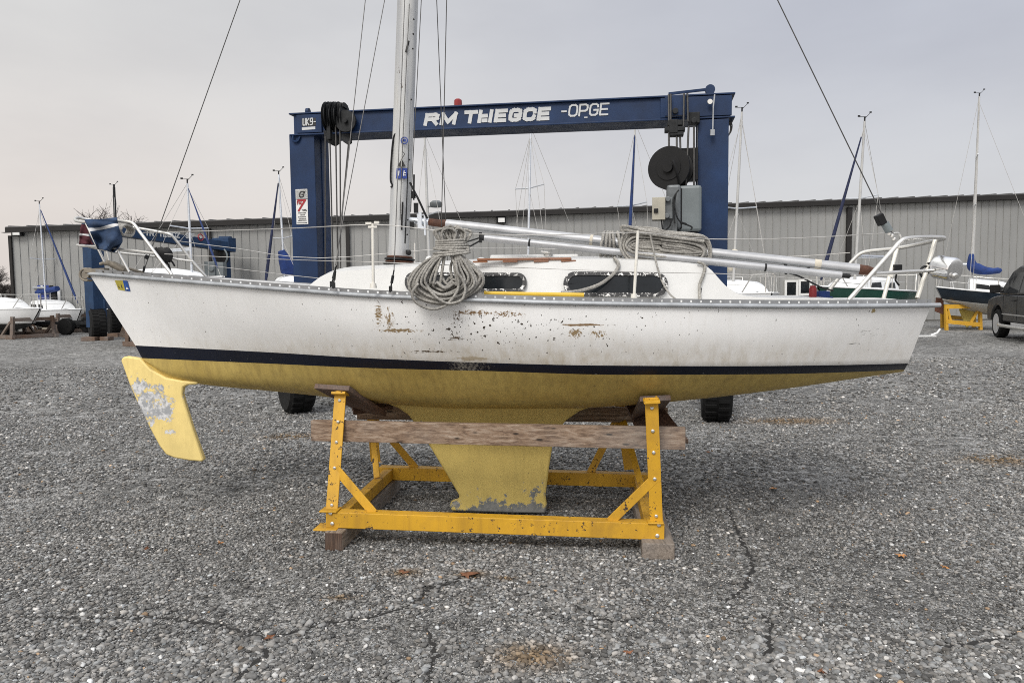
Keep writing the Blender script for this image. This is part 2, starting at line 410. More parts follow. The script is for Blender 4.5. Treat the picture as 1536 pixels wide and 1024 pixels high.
def pebbles(y0, y1, dens, smin, smax, sub, seed):
    r = np.random.default_rng(seed); area = .72 * (y1 ** 2 - y0 ** 2) + .4 * (y1 - y0)
    n = int(area * dens)
    y = np.sqrt(r.uniform(y0 ** 2, y1 ** 2, n)); x = r.uniform(-1, 1, n) * (.72 * y + .2)
    # patchy: coarser clusters and finer packed ground
    pat = (np.sin(x * 2.1 + 1.3 * np.sin(y * 1.7)) + np.sin(y * 2.9 + 1.1 * np.sin(x * 1.3 + 2)) + np.sin(x * 5.1 - y * 3.3)) / 3
    fg = np.clip((4.3 - y) / 1.4, 0, 1)
    keep = r.uniform(0, 1, n) < np.clip(.62 + .35 * pat + .3 * fg, .22, 1); x, y, pat = x[keep], y[keep], pat[keep]; n = len(x)
    s = smin * np.exp(r.gamma(1.3, .36, n)) * (1 + .32 * pat); s *= 1 + .55 * np.exp(-((x - HEAP[0]) / .95) ** 2 - ((y - HEAP[1]) / .55) ** 2); s = np.minimum(s, smax)
    if cr_pts:
        c = np.array(cr_pts); c = c[(c[:, 1] > y0 - .1) & (c[:, 1] < y1 + .1)]
        if len(c):
            ok = np.ones(n, bool); near = np.zeros(n)
            for i in range(0, n, 2000):
                dd = np.sqrt((x[i:i + 2000, None] - c[None, :, 0]) ** 2 + (y[i:i + 2000, None] - c[None, :, 1]) ** 2) - c[None, :, 2]
                mn = dd.min(1); s[i:i + 2000] *= 1 + .8 * np.exp(-(mn / .06) ** 2) * r.uniform(.2, 1, len(mn)); ok[i:i + 2000] = mn > s[i:i + 2000] * .95 + .002
            x, y, s, pat = x[ok], y[ok], s[ok], pat[ok]; n = len(x)
    bases = []; bv, bf = ico(sub)
    for k in range(10):
        q = bv * (1 + r.normal(0, .13, (len(bv), 1))); bases.append(q * np.array([1.25, .9, .62]) * np.array([r.uniform(.85, 1.25), r.uniform(.8, 1.15), r.uniform(.8, 1.2)]))
    bases = np.array(bases, np.float32); pick = r.integers(0, 10, n); vv = bases[pick] * s[:, None, None]
    a = r.uniform(0, 6.283, n); tl = r.normal(0, .35, n); ca, sa = np.cos(a)[:, None], np.sin(a)[:, None]; ct, st = np.cos(tl)[:, None], np.sin(tl)[:, None]
    X, Y, Z = vv[..., 0], vv[..., 1], vv[..., 2]
    Y2 = Y * ct - Z * st; Z2 = Y * st + Z * ct; X3 = X * ca - Y2 * sa; Y3 = X * sa + Y2 * ca
    co = np.stack([X3 + x[:, None], Y3 + y[:, None], Z2 + (s * .42)[:, None]], -1).reshape(-1, 3)
    nv, nf = len(bv), len(bf)
    fc = (bf[None] + (np.arange(n) * nv)[:, None, None]).reshape(-1, 3)
    u = r.uniform(0, 1, n); tone = .055 + .31 * r.beta(1.5, 2.4, n) + np.where(u > .93, .17, 0) + np.where(u > .985, .22, 0)
    for bx_, by_, sx_, sy_ in RUST: tone *= 1 - .45 * np.exp(-((x - bx_) / sx_) ** 2 - ((y - by_) / sy_) ** 2)
    warm = r.normal(-.006, .025, n); brown = (r.uniform(0, 1, n) > .992)
    for bx_, by_, sx_, sy_ in RUST: warm = warm + .38 * np.exp(-((x - bx_) / sx_) ** 2 - ((y - by_) / sy_) ** 2)
    rgb = np.stack([tone * (1 + warm + .35 * brown), tone * (1 - .03 * brown), tone * (1 - warm - .35 * brown)], -1)
    rgba = np.ones((n, 4), np.float32); rgba[:, :3] = np.clip(rgb * np.array([1.025, 1.0, .955]), .02, .8); rgba = np.repeat(rgba, nv, 0)
    return co, fc, rgba
parts = [pebbles(2.5, 3.5, 13000, .0031, .0145, 2, 1), pebbles(3.5, 6.2, 7800, .0036, .014, 1, 2), pebbles(6.2, 10.5, 2000, .0055, .017, 1, 3), pebbles(10.5, 17, 260, .0095, .026, 1, 4)]
off = 0; C_, F_, T_ = [], [], []
for c, f, rg in parts: C_.append(c); F_.append(f + off); T_.append(rg); off += len(c)
C_ = np.concatenate(C_).astype(np.float32); F_ = np.concatenate(F_); T_ = np.concatenate(T_).astype(np.float32)
me = bpy.data.meshes.new('gravel'); me.vertices.add(len(C_)); me.vertices.foreach_set('co', C_.ravel())
me.loops.add(F_.size); me.loops.foreach_set('vertex_index', F_.ravel().astype(np.int32))
me.polygons.add(len(F_)); me.polygons.foreach_set('loop_start', np.arange(0, F_.size, 3, dtype=np.int32))
me.polygons.foreach_set('use_smooth', np.ones(len(F_), bool))
at = me.attributes.new('tone', 'FLOAT_COLOR', 'POINT'); at.data.foreach_set('color', T_.ravel())
me.materials.append(M['pebble']); me.update(calc_edges=True)
go = bpy.data.objects.new('gravel', me); COL.objects.link(go); tag(go, 'loose grey and white stones of the gravel yard', None, None, 'stuff')

# fallen leaves
def leaf(px, py, size, mat, label, grp):
    p = PZ(px, py, .016); mb = MB(); n = 11; a0 = random.uniform(0, 6.28); ring = []
    for k in range(n):
        a = a0 + 2 * math.pi * k / n; rr = size * (1.0 if k % 2 == 0 else .45) * random.uniform(.8, 1.2) * (1.5 if k == 0 else 1)
        ring.append(p + V((rr * math.cos(a), rr * math.sin(a), random.uniform(-.003, .014))))
    vs = ring + [p + V((0, 0, .004))]
    mb.add(vs, [(k, (k + 1) % n, n) for k in range(n)])
    o = solo(mb, 'fallen_leaf', M[mat], label, 'leaf', grp, normals=False)
    md = o.modifiers.new('thickness', 'SOLIDIFY'); md.thickness = .002
leaf(1352, 833, .034, 'leaf', 'tan star shaped dead leaf on the gravel right of the yellow cradle', None)
leaf(1418, 851, .02, 'leaf', 'small orange leaf on open gravel below the pickup', None)
leaf(331, 814, .022, 'leaf', 'small orange leaf on gravel below the rudder', None)
leaf(220, 823, .018, 'needles', 'dark rust brown leaf on gravel at the far left', None)
leaf(700, 862, .05, 'needles', 'clump of brown dead leaves in front of the cradle beam', None)
leaf(606, 858, .04, 'needles', 'flattened rusty leaf left of the brown leaf clump before the cradle', None)
leaf(940, 978, .018, 'needles', 'red brown leaf near the bottom edge right of centre', None)
leaf(1232, 1008, .02, 'needles', 'crumpled brown leaf in the coarse stones at the bottom right', None)
leaf(1160, 732, .03, 'leaf', 'pale brown leaf lying between cradle and boat stern', None)
leaf(1062, 678, .022, 'needles', 'reddish leaf beside the right cradle post', None)
leaf(404, 957, .028, 'needles', 'dark brown leaf lying on the crack at the lower left', None)
# ================================================================== the main sailboat
def YC(x): return 5.5 - .085 * x
def hullpt(px, py, hb):
    y = 5.5
    for _ in range(3): y = YC(P(px, py, y).x) - hb
    return P(px, py, y)
ROW0 = [(133, 410), (240, 419), (340, 427), (440, 435), (560, 443.5), (700, 449.5), (840, 454), (1000, 457), (1180, 459), (1290, 458.7), (1397, 457.5)]
ROW1 = [(203, 518), (400, 528), (570, 538), (700, 543), (900, 548), (1100, 549), (1250, 547.5), (1362, 545)]
ROW2 = [(213, 537), (400, 545), (560, 552), (720, 556), (940, 562), (1150, 561), (1300, 557), (1357, 554)]
ROW3 = [(217, 541), (250, 562), (300, 573), (400, 584), (480, 593), (570, 604), (700, 612), (850, 612), (950, 607), (1050, 598), (1180, 582), (1290, 565), (1350, 556)]
TT = [0, .1, .2, .3, .4, .5, .6, .7, .8, .9, 1]
HB0 = list(zip(TT, [.02, .38, .66, .86, .98, 1.04, 1.05, 1.02, .95, .85, .72]))
HB1 = list(zip(TT, [.012, .25, .50, .72, .83, .91, .93, .9, .82, .70, .55]))
HB2 = list(zip(TT, [.01, .21, .44, .66, .77, .86, .88, .84, .74, .60, .42]))
HB3 = list(zip(TT, [.0, .04, .08, .12, .15, .16, .16, .15, .13, .11, .10]))
def rowpt(row, hbt, t):
    x = row[0][0] + t * (row[-1][0] - row[0][0]); return hullpt(x, smooth_tab(row, x), smooth_tab(hbt, t))
NS = 90; SEC = []
for i in range(NS + 1):
    t = i / NS; t = t + .035 * math.sin(2 * math.pi * t) * -1 if False else t
    p0, p1, p2, p3 = (rowpt(r, h, t) for r, h in ((ROW0, HB0), (ROW1, HB1), (ROW2, HB2), (ROW3, HB3)))
    pm = p0.lerp(p1, .5); pm.y -= .035 * math.sin(math.pi * min(1, t * 1.02)) * .8
    pb = p2.lerp(p3, .42); pb.z = p3.z + .30 * (p2.z - p3.z)
    pc = V((p3.x, YC(p3.x), p3.z - .02))
    tops = crom([p0, pm, p1], 4); strp = [p1, p1.lerp(p2, .5), p2]; bott = crom([p2, pb, p3, pc], 4)
    SEC.append((tops, strp, bott))
NEAR = [s[0] + s[1][1:] + s[2][1:] for s in SEC]
NPROJ = np.array([[proj(q) for q in s] for s in NEAR])
NXYZ = np.array([[q[:] for q in s] for s in NEAR])
def on_hull(px, py, out=.004):          # point on the near hull side seen at a photo position
    d = np.sqrt(((NPROJ - np.array([px, py])) ** 2).sum(-1)).ravel(); k = np.argsort(d)[:4]; wgt = 1 / (d[k] + .3)
    y = float((NXYZ.reshape(-1, 3)[k, 1] * wgt).sum() / wgt.sum()); return P(px, py, y - out)
def hull_z(x, y):                       # underside height of the near half hull
    i = int(np.argmin(np.abs(NXYZ[:, 8, 0] - x))); s = NXYZ[i, 6:]; o = np.argsort(s[:, 1]); return float(np.interp(y, s[o, 1], s[o, 2]))
def mir(p): return V((p.x, 2 * YC(p.x) - p.y, p.z))

boat = thing('sailboat', (0, 5.5, 0), 'worn white sailboat with navy stripe and mustard yellow bottom, propped on the yellow cradle', 'sailboat')
BO = boat.location

def hull_mat():
    n = NT('worn_white_hull')
    def gauss(px, py, sx, sy, Y=4.5):
        c = P(px, py, Y) - BO; s = n.n('ShaderNodeSeparateXYZ', {0: n.obj()})
        a = n.math('DIVIDE', n.math('SUBTRACT', s.outputs[0], c.x), sx); b = n.math('DIVIDE', n.math('SUBTRACT', s.outputs[2], c.z), sy)
        return n.math('POWER', 2.718, n.math('MULTIPLY', -1.0, n.math('ADD', n.math('MULTIPLY', a, a), n.math('MULTIPLY', b, b))))
    c = n.mix(n.rng(n.noise(2.2, 5), .3, .7), (.74, .74, .73), (.82, .82, .81))
    st = n.noise(1.0, 6, .7, n.mapped((20, 20, 1.3)))
    low = gauss(770, 545, 2.6, .13)                                   # grime rising from the boot stripe
    c = n.mix(n.math('MULTIPLY', low, n.rng(st, .3, .72, .15, .85)), c, (.46, .40, .30))
    c = n.mix(n.rng(st, .55, .8, 0, .22), c, (.5, .45, .37))
    zone = n.math('MAXIMUM', gauss(760, 492, .95, .16), n.math('MULTIPLY', .7, gauss(590, 480, .35, .2)))
    sp1 = n.noise(34, 3, .55, n.mapped((1, 1, .8))); sp2 = n.noise(58, 2, .5, n.mapped((1, 1, .7), (4, 2, 1)))
    m1 = n.rng(n.math('ADD', sp1, n.math('MULTIPLY', zone, .105)), .77, .785)
    m2 = n.rng(n.math('ADD', sp2, n.math('MULTIPLY', zone, .10)), .74, .755)
    c = n.mix(n.math('MAXIMUM', m1, m2), c, (.045, .035, .025))
    def patch(px, py, sx, sy, thr, col, sc=(30, 30, 30), soft=.03):
        nonlocal c
        g = gauss(px, py, sx, sy); v = n.math('ADD', n.noise(1, 6, .75, n.mapped(sc, (px * .01, 0, py * .02))), n.math('MULTIPLY', g, .33))
        k = n.math('MULTIPLY', n.rng(v, thr, thr + soft), n.rng(g, .12, .3)); c = n.mix(k, c, col)
    rust = (.2, .125, .06); rust2 = (.26, .185, .10); dark = (.09, .06, .035)
    patch(560, 473, .035, .1, .745, rust2, (40, 40, 110), .05); patch(578, 482, .05, .10, .77, rust2, (90, 90, 12))
    patch(590, 498, .17, .016, .715, rust2, (48, 48, 90)); patch(712, 469, .2, .03, .775, rust, (48, 48, 60))
    patch(765, 471, .12, .03, .765, rust, (55, 55, 70)); patch(685, 478, .07, .08, .82, dark, (80, 80, 20))
    patch(873, 486.5, .15, .010, .68, rust, (14, 14, 70)); patch(862, 499, .06, .04, .74, rust2, (70, 70, 60)); patch(895, 500, .06, .04, .765, rust2, (70, 70, 40))
    patch(683, 509, .1, .022, .78, dark, (24, 24, 110)); patch(640, 531, .28, .014, .79, dark, (34, 34, 110)); patch(705, 541, .12, .018, .68, (.42, .36, .27), (20, 20, 60))
    patch(1305, 500, .2, .06, .85, (.3, .3, .29), (26, 26, 90)); patch(1312, 466, .014, .014, .68, (.36, .28, .14)); patch(1290, 517, .06, .008, .74, (.16, .16, .15), (14, 14, 60))
    n.bump(n.math('ADD', n.noise(1.4, 3), n.math('MULTIPLY', m1, -.15)), .12, .02)
    return n.done(c, n.rng(n.noise(5, 4), .3, .7, .32, .5))
def stripe_mat():
    n = NT('worn_navy_stripe'); c = n.mix(n.rng(n.noise(3, 5), .3, .7), (.004, .006, .013), (.008, .011, .024))
    o = P(700, 548, 4.55) - BO; s = n.n('ShaderNodeSeparateXYZ', {0: n.obj()}); a = n.math('DIVIDE', n.math('SUBTRACT', s.outputs[0], o.x), .17)
    g = n.math('POWER', 2.718, n.math('MULTIPLY', -1.0, n.math('MULTIPLY', a, a)))
    k = n.rng(n.math('ADD', n.noise(1, 6, .75, n.mapped((70, 70, 12))), n.math('MULTIPLY', g, .3)), .72, .86, 0, .8); c = n.mix(k, c, (.33, .31, .27))
    k2 = n.rng(n.noise(30, 4, .7), .7, .71); c = n.mix(k2, c, (.25, .25, .25)); return n.done(c, .4, 0, .25)
def bottom_mat():
    n = NT('mustard_bottom_paint'); c = n.mix(n.rng(n.noise(1.8, 6, .65), .3, .7), (.44, .315, .08), (.59, .445, .135))
    c = n.mix(n.rng(n.noise(1, 6, .7, n.mapped((24, 10, 2.5))), .42, .75, 0, .6), c, (.24, .17, .055))
    c = n.mix(n.rng(n.noise(9, 6, .7), .55, .75, 0, .5), c, (.2, .15, .06))
    k = n.rng(n.noise(30, 4, .7), .70, .715); c = n.mix(k, c, (.1, .07, .035)); n.bump(n.noise(12, 5), .12, .006); return n.done(c, .6)
def peel_mat(name, col, spots, gcol, edge=.50):      # paint peeled off in patches round given photo spots
    n = NT(name); c = n.mix(n.rng(n.noise(2.4, 6, .65), .3, .7), tuple(x * .84 for x in col), tuple(x * 1.12 for x in col))
    s = n.n('ShaderNodeSeparateXYZ', {0: n.obj()}); tot = None
    for p, sx, sz, wt in spots:
        q = p - BO; a = n.math('DIVIDE', n.math('SUBTRACT', s.outputs[0], q.x), sx); b = n.math('DIVIDE', n.math('SUBTRACT', s.outputs[2], q.z), sz)
        g = n.math('MULTIPLY', wt, n.math('POWER', 2.718, n.math('MULTIPLY', -1.0, n.math('ADD', n.math('MULTIPLY', a, a), n.math('MULTIPLY', b, b)))))
        tot = g if tot is None else n.math('MAXIMUM', tot, g)
    c = n.mix(n.rng(n.noise(1, 6, .7, n.mapped((22, 22, 3))), .5, .8, 0, .5), c, tuple(x * .6 for x in col))
    v = n.math('ADD', n.math('MULTIPLY_ADD', n.noise(12, 9, .72), 1.7, -.35), n.math('MULTIPLY', tot, .8)); k = n.rng(v, .80, .81); e = n.rng(v, .83, .84)
    g2 = n.mix(n.rng(n.noise(14, 7, .7), .44, .54), gcol[0], gcol[1])
    c = n.mix(k, c, gcol[2]); c = n.mix(e, c, g2)
    k3 = n.rng(n.noise(38, 3, .6), .715, .725); c = n.mix(k3, c, (.08, .06, .04))
    n.bump(n.math('MULTIPLY', k, -1.0), .35, .004); return n.done(c, .6)
M['hull'] = hull_mat(); M['stripe'] = stripe_mat(); M['bottom'] = bottom_mat()

hb = MB()
for band, mat in ((0, 0), (1, 1), (2, 2)):
    hb.grid([s[band] for s in SEC], mat); hb.grid([[mir(q) for q in s[band]] for s in SEC], mat, True)
last = SEC[-1]
for band, mat in ((0, 0), (1, 1), (2, 2)):
    hb.grid([last[band], [mir(q) for q in last[band]]], mat); hb.grid([SEC[0][band], [mir(q) for q in SEC[0][band]]], mat, True)
hull = hb.build('hull', [M['hull'], M['stripe'], M['bottom']], boat, 50, weld=True)

# registration sticker on the bow
def decal(mb, pts, mat=0, thick=.002): mb.prism(pts, (0, thick, 0), mat)
st = MB()
decal(st, [on_hull(*q) for q in ((172, 420.5), (184, 420.8), (188, 436), (177.5, 434.5))], 0)
decal(st, [on_hull(*q) for q in ((184, 420.8), (190.5, 421), (195.5, 437), (188, 436))], 1)

# stroke lettering: each glyph a list of strokes in a unit box
GL = {'R': [[(0, 0), (0, 1), (.75, 1), (.95, .88), (.95, .62), (.75, .5), (.05, .5)], [(.55, .5), (.95, 0)]],
      'M': [[(0, 0), (0, 1), (.55, .15), (1.1, 1), (1.1, 0)]], 'T': [[(-.05, 1), (1, 1)], [(.475, 1), (.475, 0)]],
      'H': [[(0, 0), (0, 1)], [(0, .55), (.62, .55)], [(.42, .06), (.66, .06)]], 'I': [[(.0, 0), (.0, 1)]],
      'E': [[(.9, 1), (0, 1), (0, 0), (.9, 0)], [(0, .5), (.8, .5)]],
      'G': [[(.95, .76), (.9, .9), (.7, 1), (.25, 1), (.03, .85), (0, .6), (0, .35), (.05, .12), (.25, 0), (.7, 0), (.92, .12), (.95, .46), (.52, .46)]],
      'C': [[(.95, .74), (.92, .88), (.7, 1), (.25, 1), (.03, .85), (0, .6), (0, .35), (.05, .12), (.25, 0), (.7, 0), (.9, .1), (.95, .28)]],
      'O': [[(.25, 1), (.03, .85), (0, .6), (0, .35), (.05, .12), (.25, 0), (.7, 0), (.92, .12), (.97, .4), (.97, .62), (.92, .86), (.7, 1), (.25, 1)]],
      'P': [[(0, 0), (0, 1), (.7, 1), (.92, .9), (.95, .7), (.9, .52), (.7, .42), (0, .42)]], '-': [[(.1, .45), (.55, .45)]], ' ': [],
      'U': [[(0, 1), (0, .15), (.2, 0), (.7, 0), (.85, .15), (.85, 1)]], 'K': [[(0, 0), (0, 1)], [(.8, 1), (.05, .5), (.85, 0)]],
      '9': [[(.8, .55), (.3, .45), (.05, .6), (.05, .9), (.3, 1), (.7, 1), (.85, .85), (.85, .2), (.65, 0), (.1, 0)]],
      'N': [[(0, 0), (0, 1), (.85, 0), (.85, 1)]], 'Z': [[(0, 1), (.85, 1), (0, 0), (.85, 0)]], 'S': [[(.85, .88), (.65, 1), (.2, 1), (.02, .8), (.15, .56), (.7, .45), (.86, .22), (.66, 0), (.2, 0), (0, .12)]],
      'F': [[(.85, 1), (0, 1), (0, 0)], [(0, .5), (.7, .5)]], '2': [[(0, .8), (.15, 1), (.7, 1), (.85, .8), (.8, .55), (0, 0), (.9, 0)]], '7': [[(-.05, 1), (1, 1), (.1, 0)]], 'A': [[(0, 0), (.45, 1), (.9, 0)], [(.2, .35), (.7, .35)]],
      'V': [[(0, 1), (.45, 0), (.9, 1)]], 'L': [[(0, 1), (0, 0), (.8, 0)]], '.': [[(.0, .02), (.12, .02)]]}
def strokes(mb, text, o, ex, ez, wid, gap, thick, depth, mat=0, shear=.18, w=None):
    """letters standing on o; ex = vector of one glyph width, ez = vector of letter height, depth = vector the letters stand out by"""
    o, ex, ez, depth = V(o), V(ex), V(ez), V(depth); x = 0.0
    for ci, ch in enumerate(text):
        gw = {'I': .12, 'M': 1.15, '-': .7, ' ': .65, 'H': .66, '.': .2}.get(ch, 1.0)
        for si, line in enumerate(GL[ch]):
            for i in range(len(line) - 1):
                a, b = line[i], line[i + 1]
                def q(p): return o + ex * (x + p[0]) + ez * p[1] + ex * (shear * p[1])
                A, B = q(a), q(b); d = (B - A); L = d.length
                if L < 1e-6: continue
                d.normalize(); nrm = d.cross(depth.normalized()).normalized(); e = thick * .5
                A2, B2 = A - d * e, B + d * e
                z = depth * (1 + .02 * ((si * 7 + i) % 9))
                mb.prism([A2 - nrm * e, B2 - nrm * e, B2 + nrm * e, A2 + nrm * e], z, mat)
        x += gw + gap
    return x
o = on_hull(190, 433, .007); strokes(st, '2', o, (.013, 0, 0), (-.004, 0, .034), 0, .2, .008, (0, -.0016, 0), 2, 0)
o = on_hull(178, 431, .007); strokes(st, 'S', o, (.016, 0, 0), (-.006, 0, .028), 0, .2, .005, (0, -.0016, 0), 3, 0)
o = on_hull(183, 432, .007); strokes(st, 'I', o, (.016, 0, 0), (-.006, 0, .028), 0, .2, .005, (0, -.0016, 0), 3, 0)
st.build('registration_sticker', [M['sticker_yellow'], M['sticker_blue'], M['sign_white'], M['sign_black']], boat)

# deck with camber, coaming
dk = MB(); rows = []
for s in SEC:
    a = s[0][0] + V((0, .004, .002)); b = mir(a); r = []
    for k in range(9):
        q = a.lerp(b, k / 8); q.z += .035 * (1 - (k / 4 - 1) ** 2) * min(1, abs(b.y - a.y)); r.append(q)
    rows.append(r)
dk.grid(rows); dk.build('deck', M['white'], boat, 40)

# rub rail and perforated toe rail
def sheer(t, dz=0, out=0.0): p = rowpt(ROW0, HB0, t); return V((p.x, p.y - out, p.z + dz))
for side in (0, 1):
    f = (lambda q: q) if side == 0 else mir
    pts = [f(sheer(i / 120, -.001, .008)) for i in range(121)]
    pts.append(pts[-1] + V((.05, 0, .0)))
    rb = MB(); rb.tube(pts, .0145, 8); rb.build('rub_rail', M['rub'], boat, 60)
    ntr = 86; mb = MB(); th = .006
    for i in range(ntr):
        t0, t1 = i / ntr, (i + 1) / ntr; hw = .105
        a, b = f(sheer(t0)), f(sheer(t1)); c, d = a.lerp(b, .5 - hw), a.lerp(b, .5 + hw)
        inw = V((0, th if side == 0 else -th, 0)); up = lambda z: V((0, 0, z))
        def plate(p, q, z0, z1): mb.prism([p + up(z0), q + up(z0), q + up(z1), p + up(z1)], inw)
        plate(a, b, .008, .0165); plate(a, b, .029, .037); plate(a, c, .0165, .029); plate(d, b, .0165, .029)
    mb.build('toe_rail', M['rail'], boat)

# cabin trunk
CAB = [(463, 429, 429), (478, 417, 431), (495, 410, 433), (525, 405.5, 436), (570, 403, 439), (640, 398, 443), (720, 393, 446), (800, 390, 449), (900, 389, 452), (990, 392, 455), (1050, 397.5, 456), (1062, 401, 456.5), (1075, 414, 457), (1088, 428, 457), (1105, 440, 457), (1135, 446, 457), (1200, 448, 457), (1250, 448.5, 457), (1300, 452, 457)]
CHW = [(463, .28), (520, .36), (600, .5), (800, .6), (1050, .61), (1300, .56)]
def cab_y(px, py):                      # Y of the near cabin side at a photo position
    h = lin(CHW, px); return YC((px - 768) / F * 5) - h + .055 * np.clip((450 - py) / 55, 0, 1.2)
cab = MB(); rows = []
xs = [463, 470, 478, 486, 495, 510, 525, 548, 570, 600, 605, 640, 680, 720, 760, 800, 850, 900, 950, 990, 1020, 1040, 1050, 1056, 1062, 1068, 1075, 1081, 1088, 1096, 1105, 1118, 1135, 1165, 1200, 1250, 1300]
for x in xs:
    top = smooth_tab([(a, b) for a, b, c in CAB], x); bot = smooth_tab([(a, c) for a, b, c in CAB], x) + 6
    pb_ = P(x, bot, cab_y(x, bot)); pt = P(x, top, cab_y(x, top)); hgt = max(pt.z - pb_.z, 0)
    mid = [pb_.lerp(pt, k) for k in (.33, .66, .9)]
    edge = pt + V((0, .035, .008 * min(1, hgt / .1)))
    cr = V((pt.x, YC(pt.x), pt.z + .04 * min(1, hgt / .15)))
    q1 = edge.lerp(cr, .5); q1.z = edge.z + (cr.z - edge.z) * .8
    half = [pb_] + mid + [pt, edge, q1, cr]
    rows.append(half + [mir(q) for q in half[:-1]][::-1])
cab.grid(rows); e0, e1 = rows[0], rows[-1]
cab.add(e0, [tuple(range(len(e0)))]); cab.add(e1, [tuple(range(len(e1)))])
cabin = cab.build('cabin', M['white'], boat, 42, weld=True)

def rrect(x0, y0, x1, y1, r, n=7, slope=0.0):
    out = []
    for cx, cy, a0 in ((x1 - r, y0 + r, -90), (x1 - r, y1 - r, 0), (x0 + r, y1 - r, 90), (x0 + r, y0 + r, 180)):
        for k in range(n):
            a = R(a0 + 90 * k / (n - 1)); x, y = cx + r * math.cos(a), cy + r * math.sin(a); out.append((x, y + slope * (x - x0)))
    return out
def cabin_window(x0, y0, x1, y1, r, fr, slope):
    outer = rrect(x0, y0, x1, y1, r, slope=slope); inner = rrect(x0 + fr, y0 + fr * .8, x1 - fr, y1 - fr * .8, r - fr * .6, slope=slope)
    P3 = lambda q, off: P(q[0], q[1], cab_y(*q) - off)
    n = len(outer); fm = MB(); O = [P3(q, .02) for q in outer]; I = [P3(q, .02) for q in inner]; Ob = [P3(q, -.01) for q in outer]; Ib = [P3(q, .002) for q in inner]
    fm.add(O + I + Ob + Ib, [(k, (k + 1) % n, n + (k + 1) % n, n + k) for k in range(n)] + [(2 * n + k, 2 * n + (k + 1) % n, (k + 1) % n, k) for k in range(n)] + [(n + k, n + (k + 1) % n, 3 * n + (k + 1) % n, 3 * n + k) for k in range(n)])
    win = fm.build('window', M['frame'], boat, 35)
    pm = MB(); pm.prism([P3(q, .011) for q in inner], (0, .006, 0)); pm.build('pane', M['glass'], win)
    # far side twin
    fm = MB(); fm.prism([mir(p) for p in O], (0, -.02, 0)); w2 = fm.build('window', M['frame'], boat)
    pm = MB(); pm.prism([mir(p) + V((0, .004, 0)) for p in I], (0, -.003, 0)); pm.build('pane', M['glass'], w2)
cabin_window(607, 408, 790, 437, 13, 6, .006)
cabin_window(845, 407, 1002, 444, 18, 7, .008)

# teak hand rails, roof fittings
for side in (0, 1):
    f = (lambda q: q) if side == 0 else mir
    hr = MB(); a = f(P(716, 389.5, 4.97)); b = f(P(857, 388, 4.93)); hr.beam(a, b, .028, .017)
    for k in (.03, .35, .68, .97):
        c = a.lerp(b, k); hr.beam(c + V((-.05, 0, -.0145)), c + V((.05, 0, -.0145)), .026, .012)
    hr.build('hand_rail', M['teak'], boat, bevel=.004)
hm = MB(); c = P(800, 388, 5.45); hm.box(c + V((0, 0, -.005)), (.62, .5, .05)); hm.box(c + V((.66, 0, -.02)), (.5, .52, .04)); hm.build('hatch', M['white'], boat, bevel=.012)
for px, py, y, r in ((644, 385, 5.35, .03), (722, 387, 5.3, .032)):
    vm = MB(); o = P(px, py + 6, y); vm.lathe([(r, -.03), (r, .0), (r * .95, .015), (r * .7, .028), (r * .3, .034)], o, (0, 0, 1), 14); vm.build('deck_vent', M['white'], boat, 50)
wm = MB(); o = P(822, 387, 5.2); wm.lathe([(.035, -.03), (.033, .0), (.022, .01), (.022, .025), (.034, .032), (.034, .04)], o, (0, 0, 1), 16); wm.tube([o + V((0, 0, .04)), o + V((-.05, 0, .045))], .006, 6); wm.build('winch', M['stainless'], boat, 40)

# keel and rudder
def foil(name, poly, mat, ydef, thick, bev):
    mb = MB(); pts = [P(x, y, ydef(x)) for x, y in poly]; pts2 = []
    yc = [YC(p.x) for p in pts]
    mb.prism([V((p.x, c - thick / 2, p.z)) for p, c in zip(pts, yc)], (0, thick, 0))
    return mb.build(name, mat, boat, 40, bevel=bev)
KEEL = [(560, 592), (583, 604), (600, 611), (614, 621), (630, 641), (645, 666), (668, 704), (690, 741), (688, 749), (677, 752), (674.5, 757), (678, 763), (700, 764), (760, 766), (818, 767), (820, 753), (818, 740), (823, 700), (828, 668), (837, 643), (848, 629), (868, 615), (900, 604), (900, 592)]
RUD = [(182.5, 540), (185, 535.5), (191, 534), (212, 537), (225, 552), (250, 566), (275, 570.5), (298, 571.5), (297.5, 576), (283, 577), (276, 580), (274.5, 590), (280, 610), (290, 642), (307, 689), (303, 691.5), (285, 690), (262, 686), (250, 681), (240, 668), (225, 640), (207, 603), (195, 575)]
ky = lambda x: YC((x - 768) / F * 5.5)
M['keel'] = peel_mat('peeling_keel', (.59, .45, .13), [(P(760, 768, 5.5), .58, .13, .70), (P(806, 733, 5.48), .13, .08, .52), (P(690, 757, 5.5), .08, .05, .45)], ((.14, .145, .14), (.2, .2, .19), (.45, .39, .22)))
M['rudder'] = peel_mat('peeling_rudder', (.74, .575, .215), [(P(230, 607, 5.75), .24, .15, .66), (P(211, 582, 5.75), .09, .11, .54), (P(248, 588, 5.75), .05, .04, .45), (P(252, 646, 5.75), .10, .035, .37)], ((.6, .6, .6), (.30, .31, .32), (.5, .42, .25)))
foil('keel', KEEL, M['keel'], ky, .11, .018); foil('rudder', RUD, M['rudder'], ky, .055, .02)

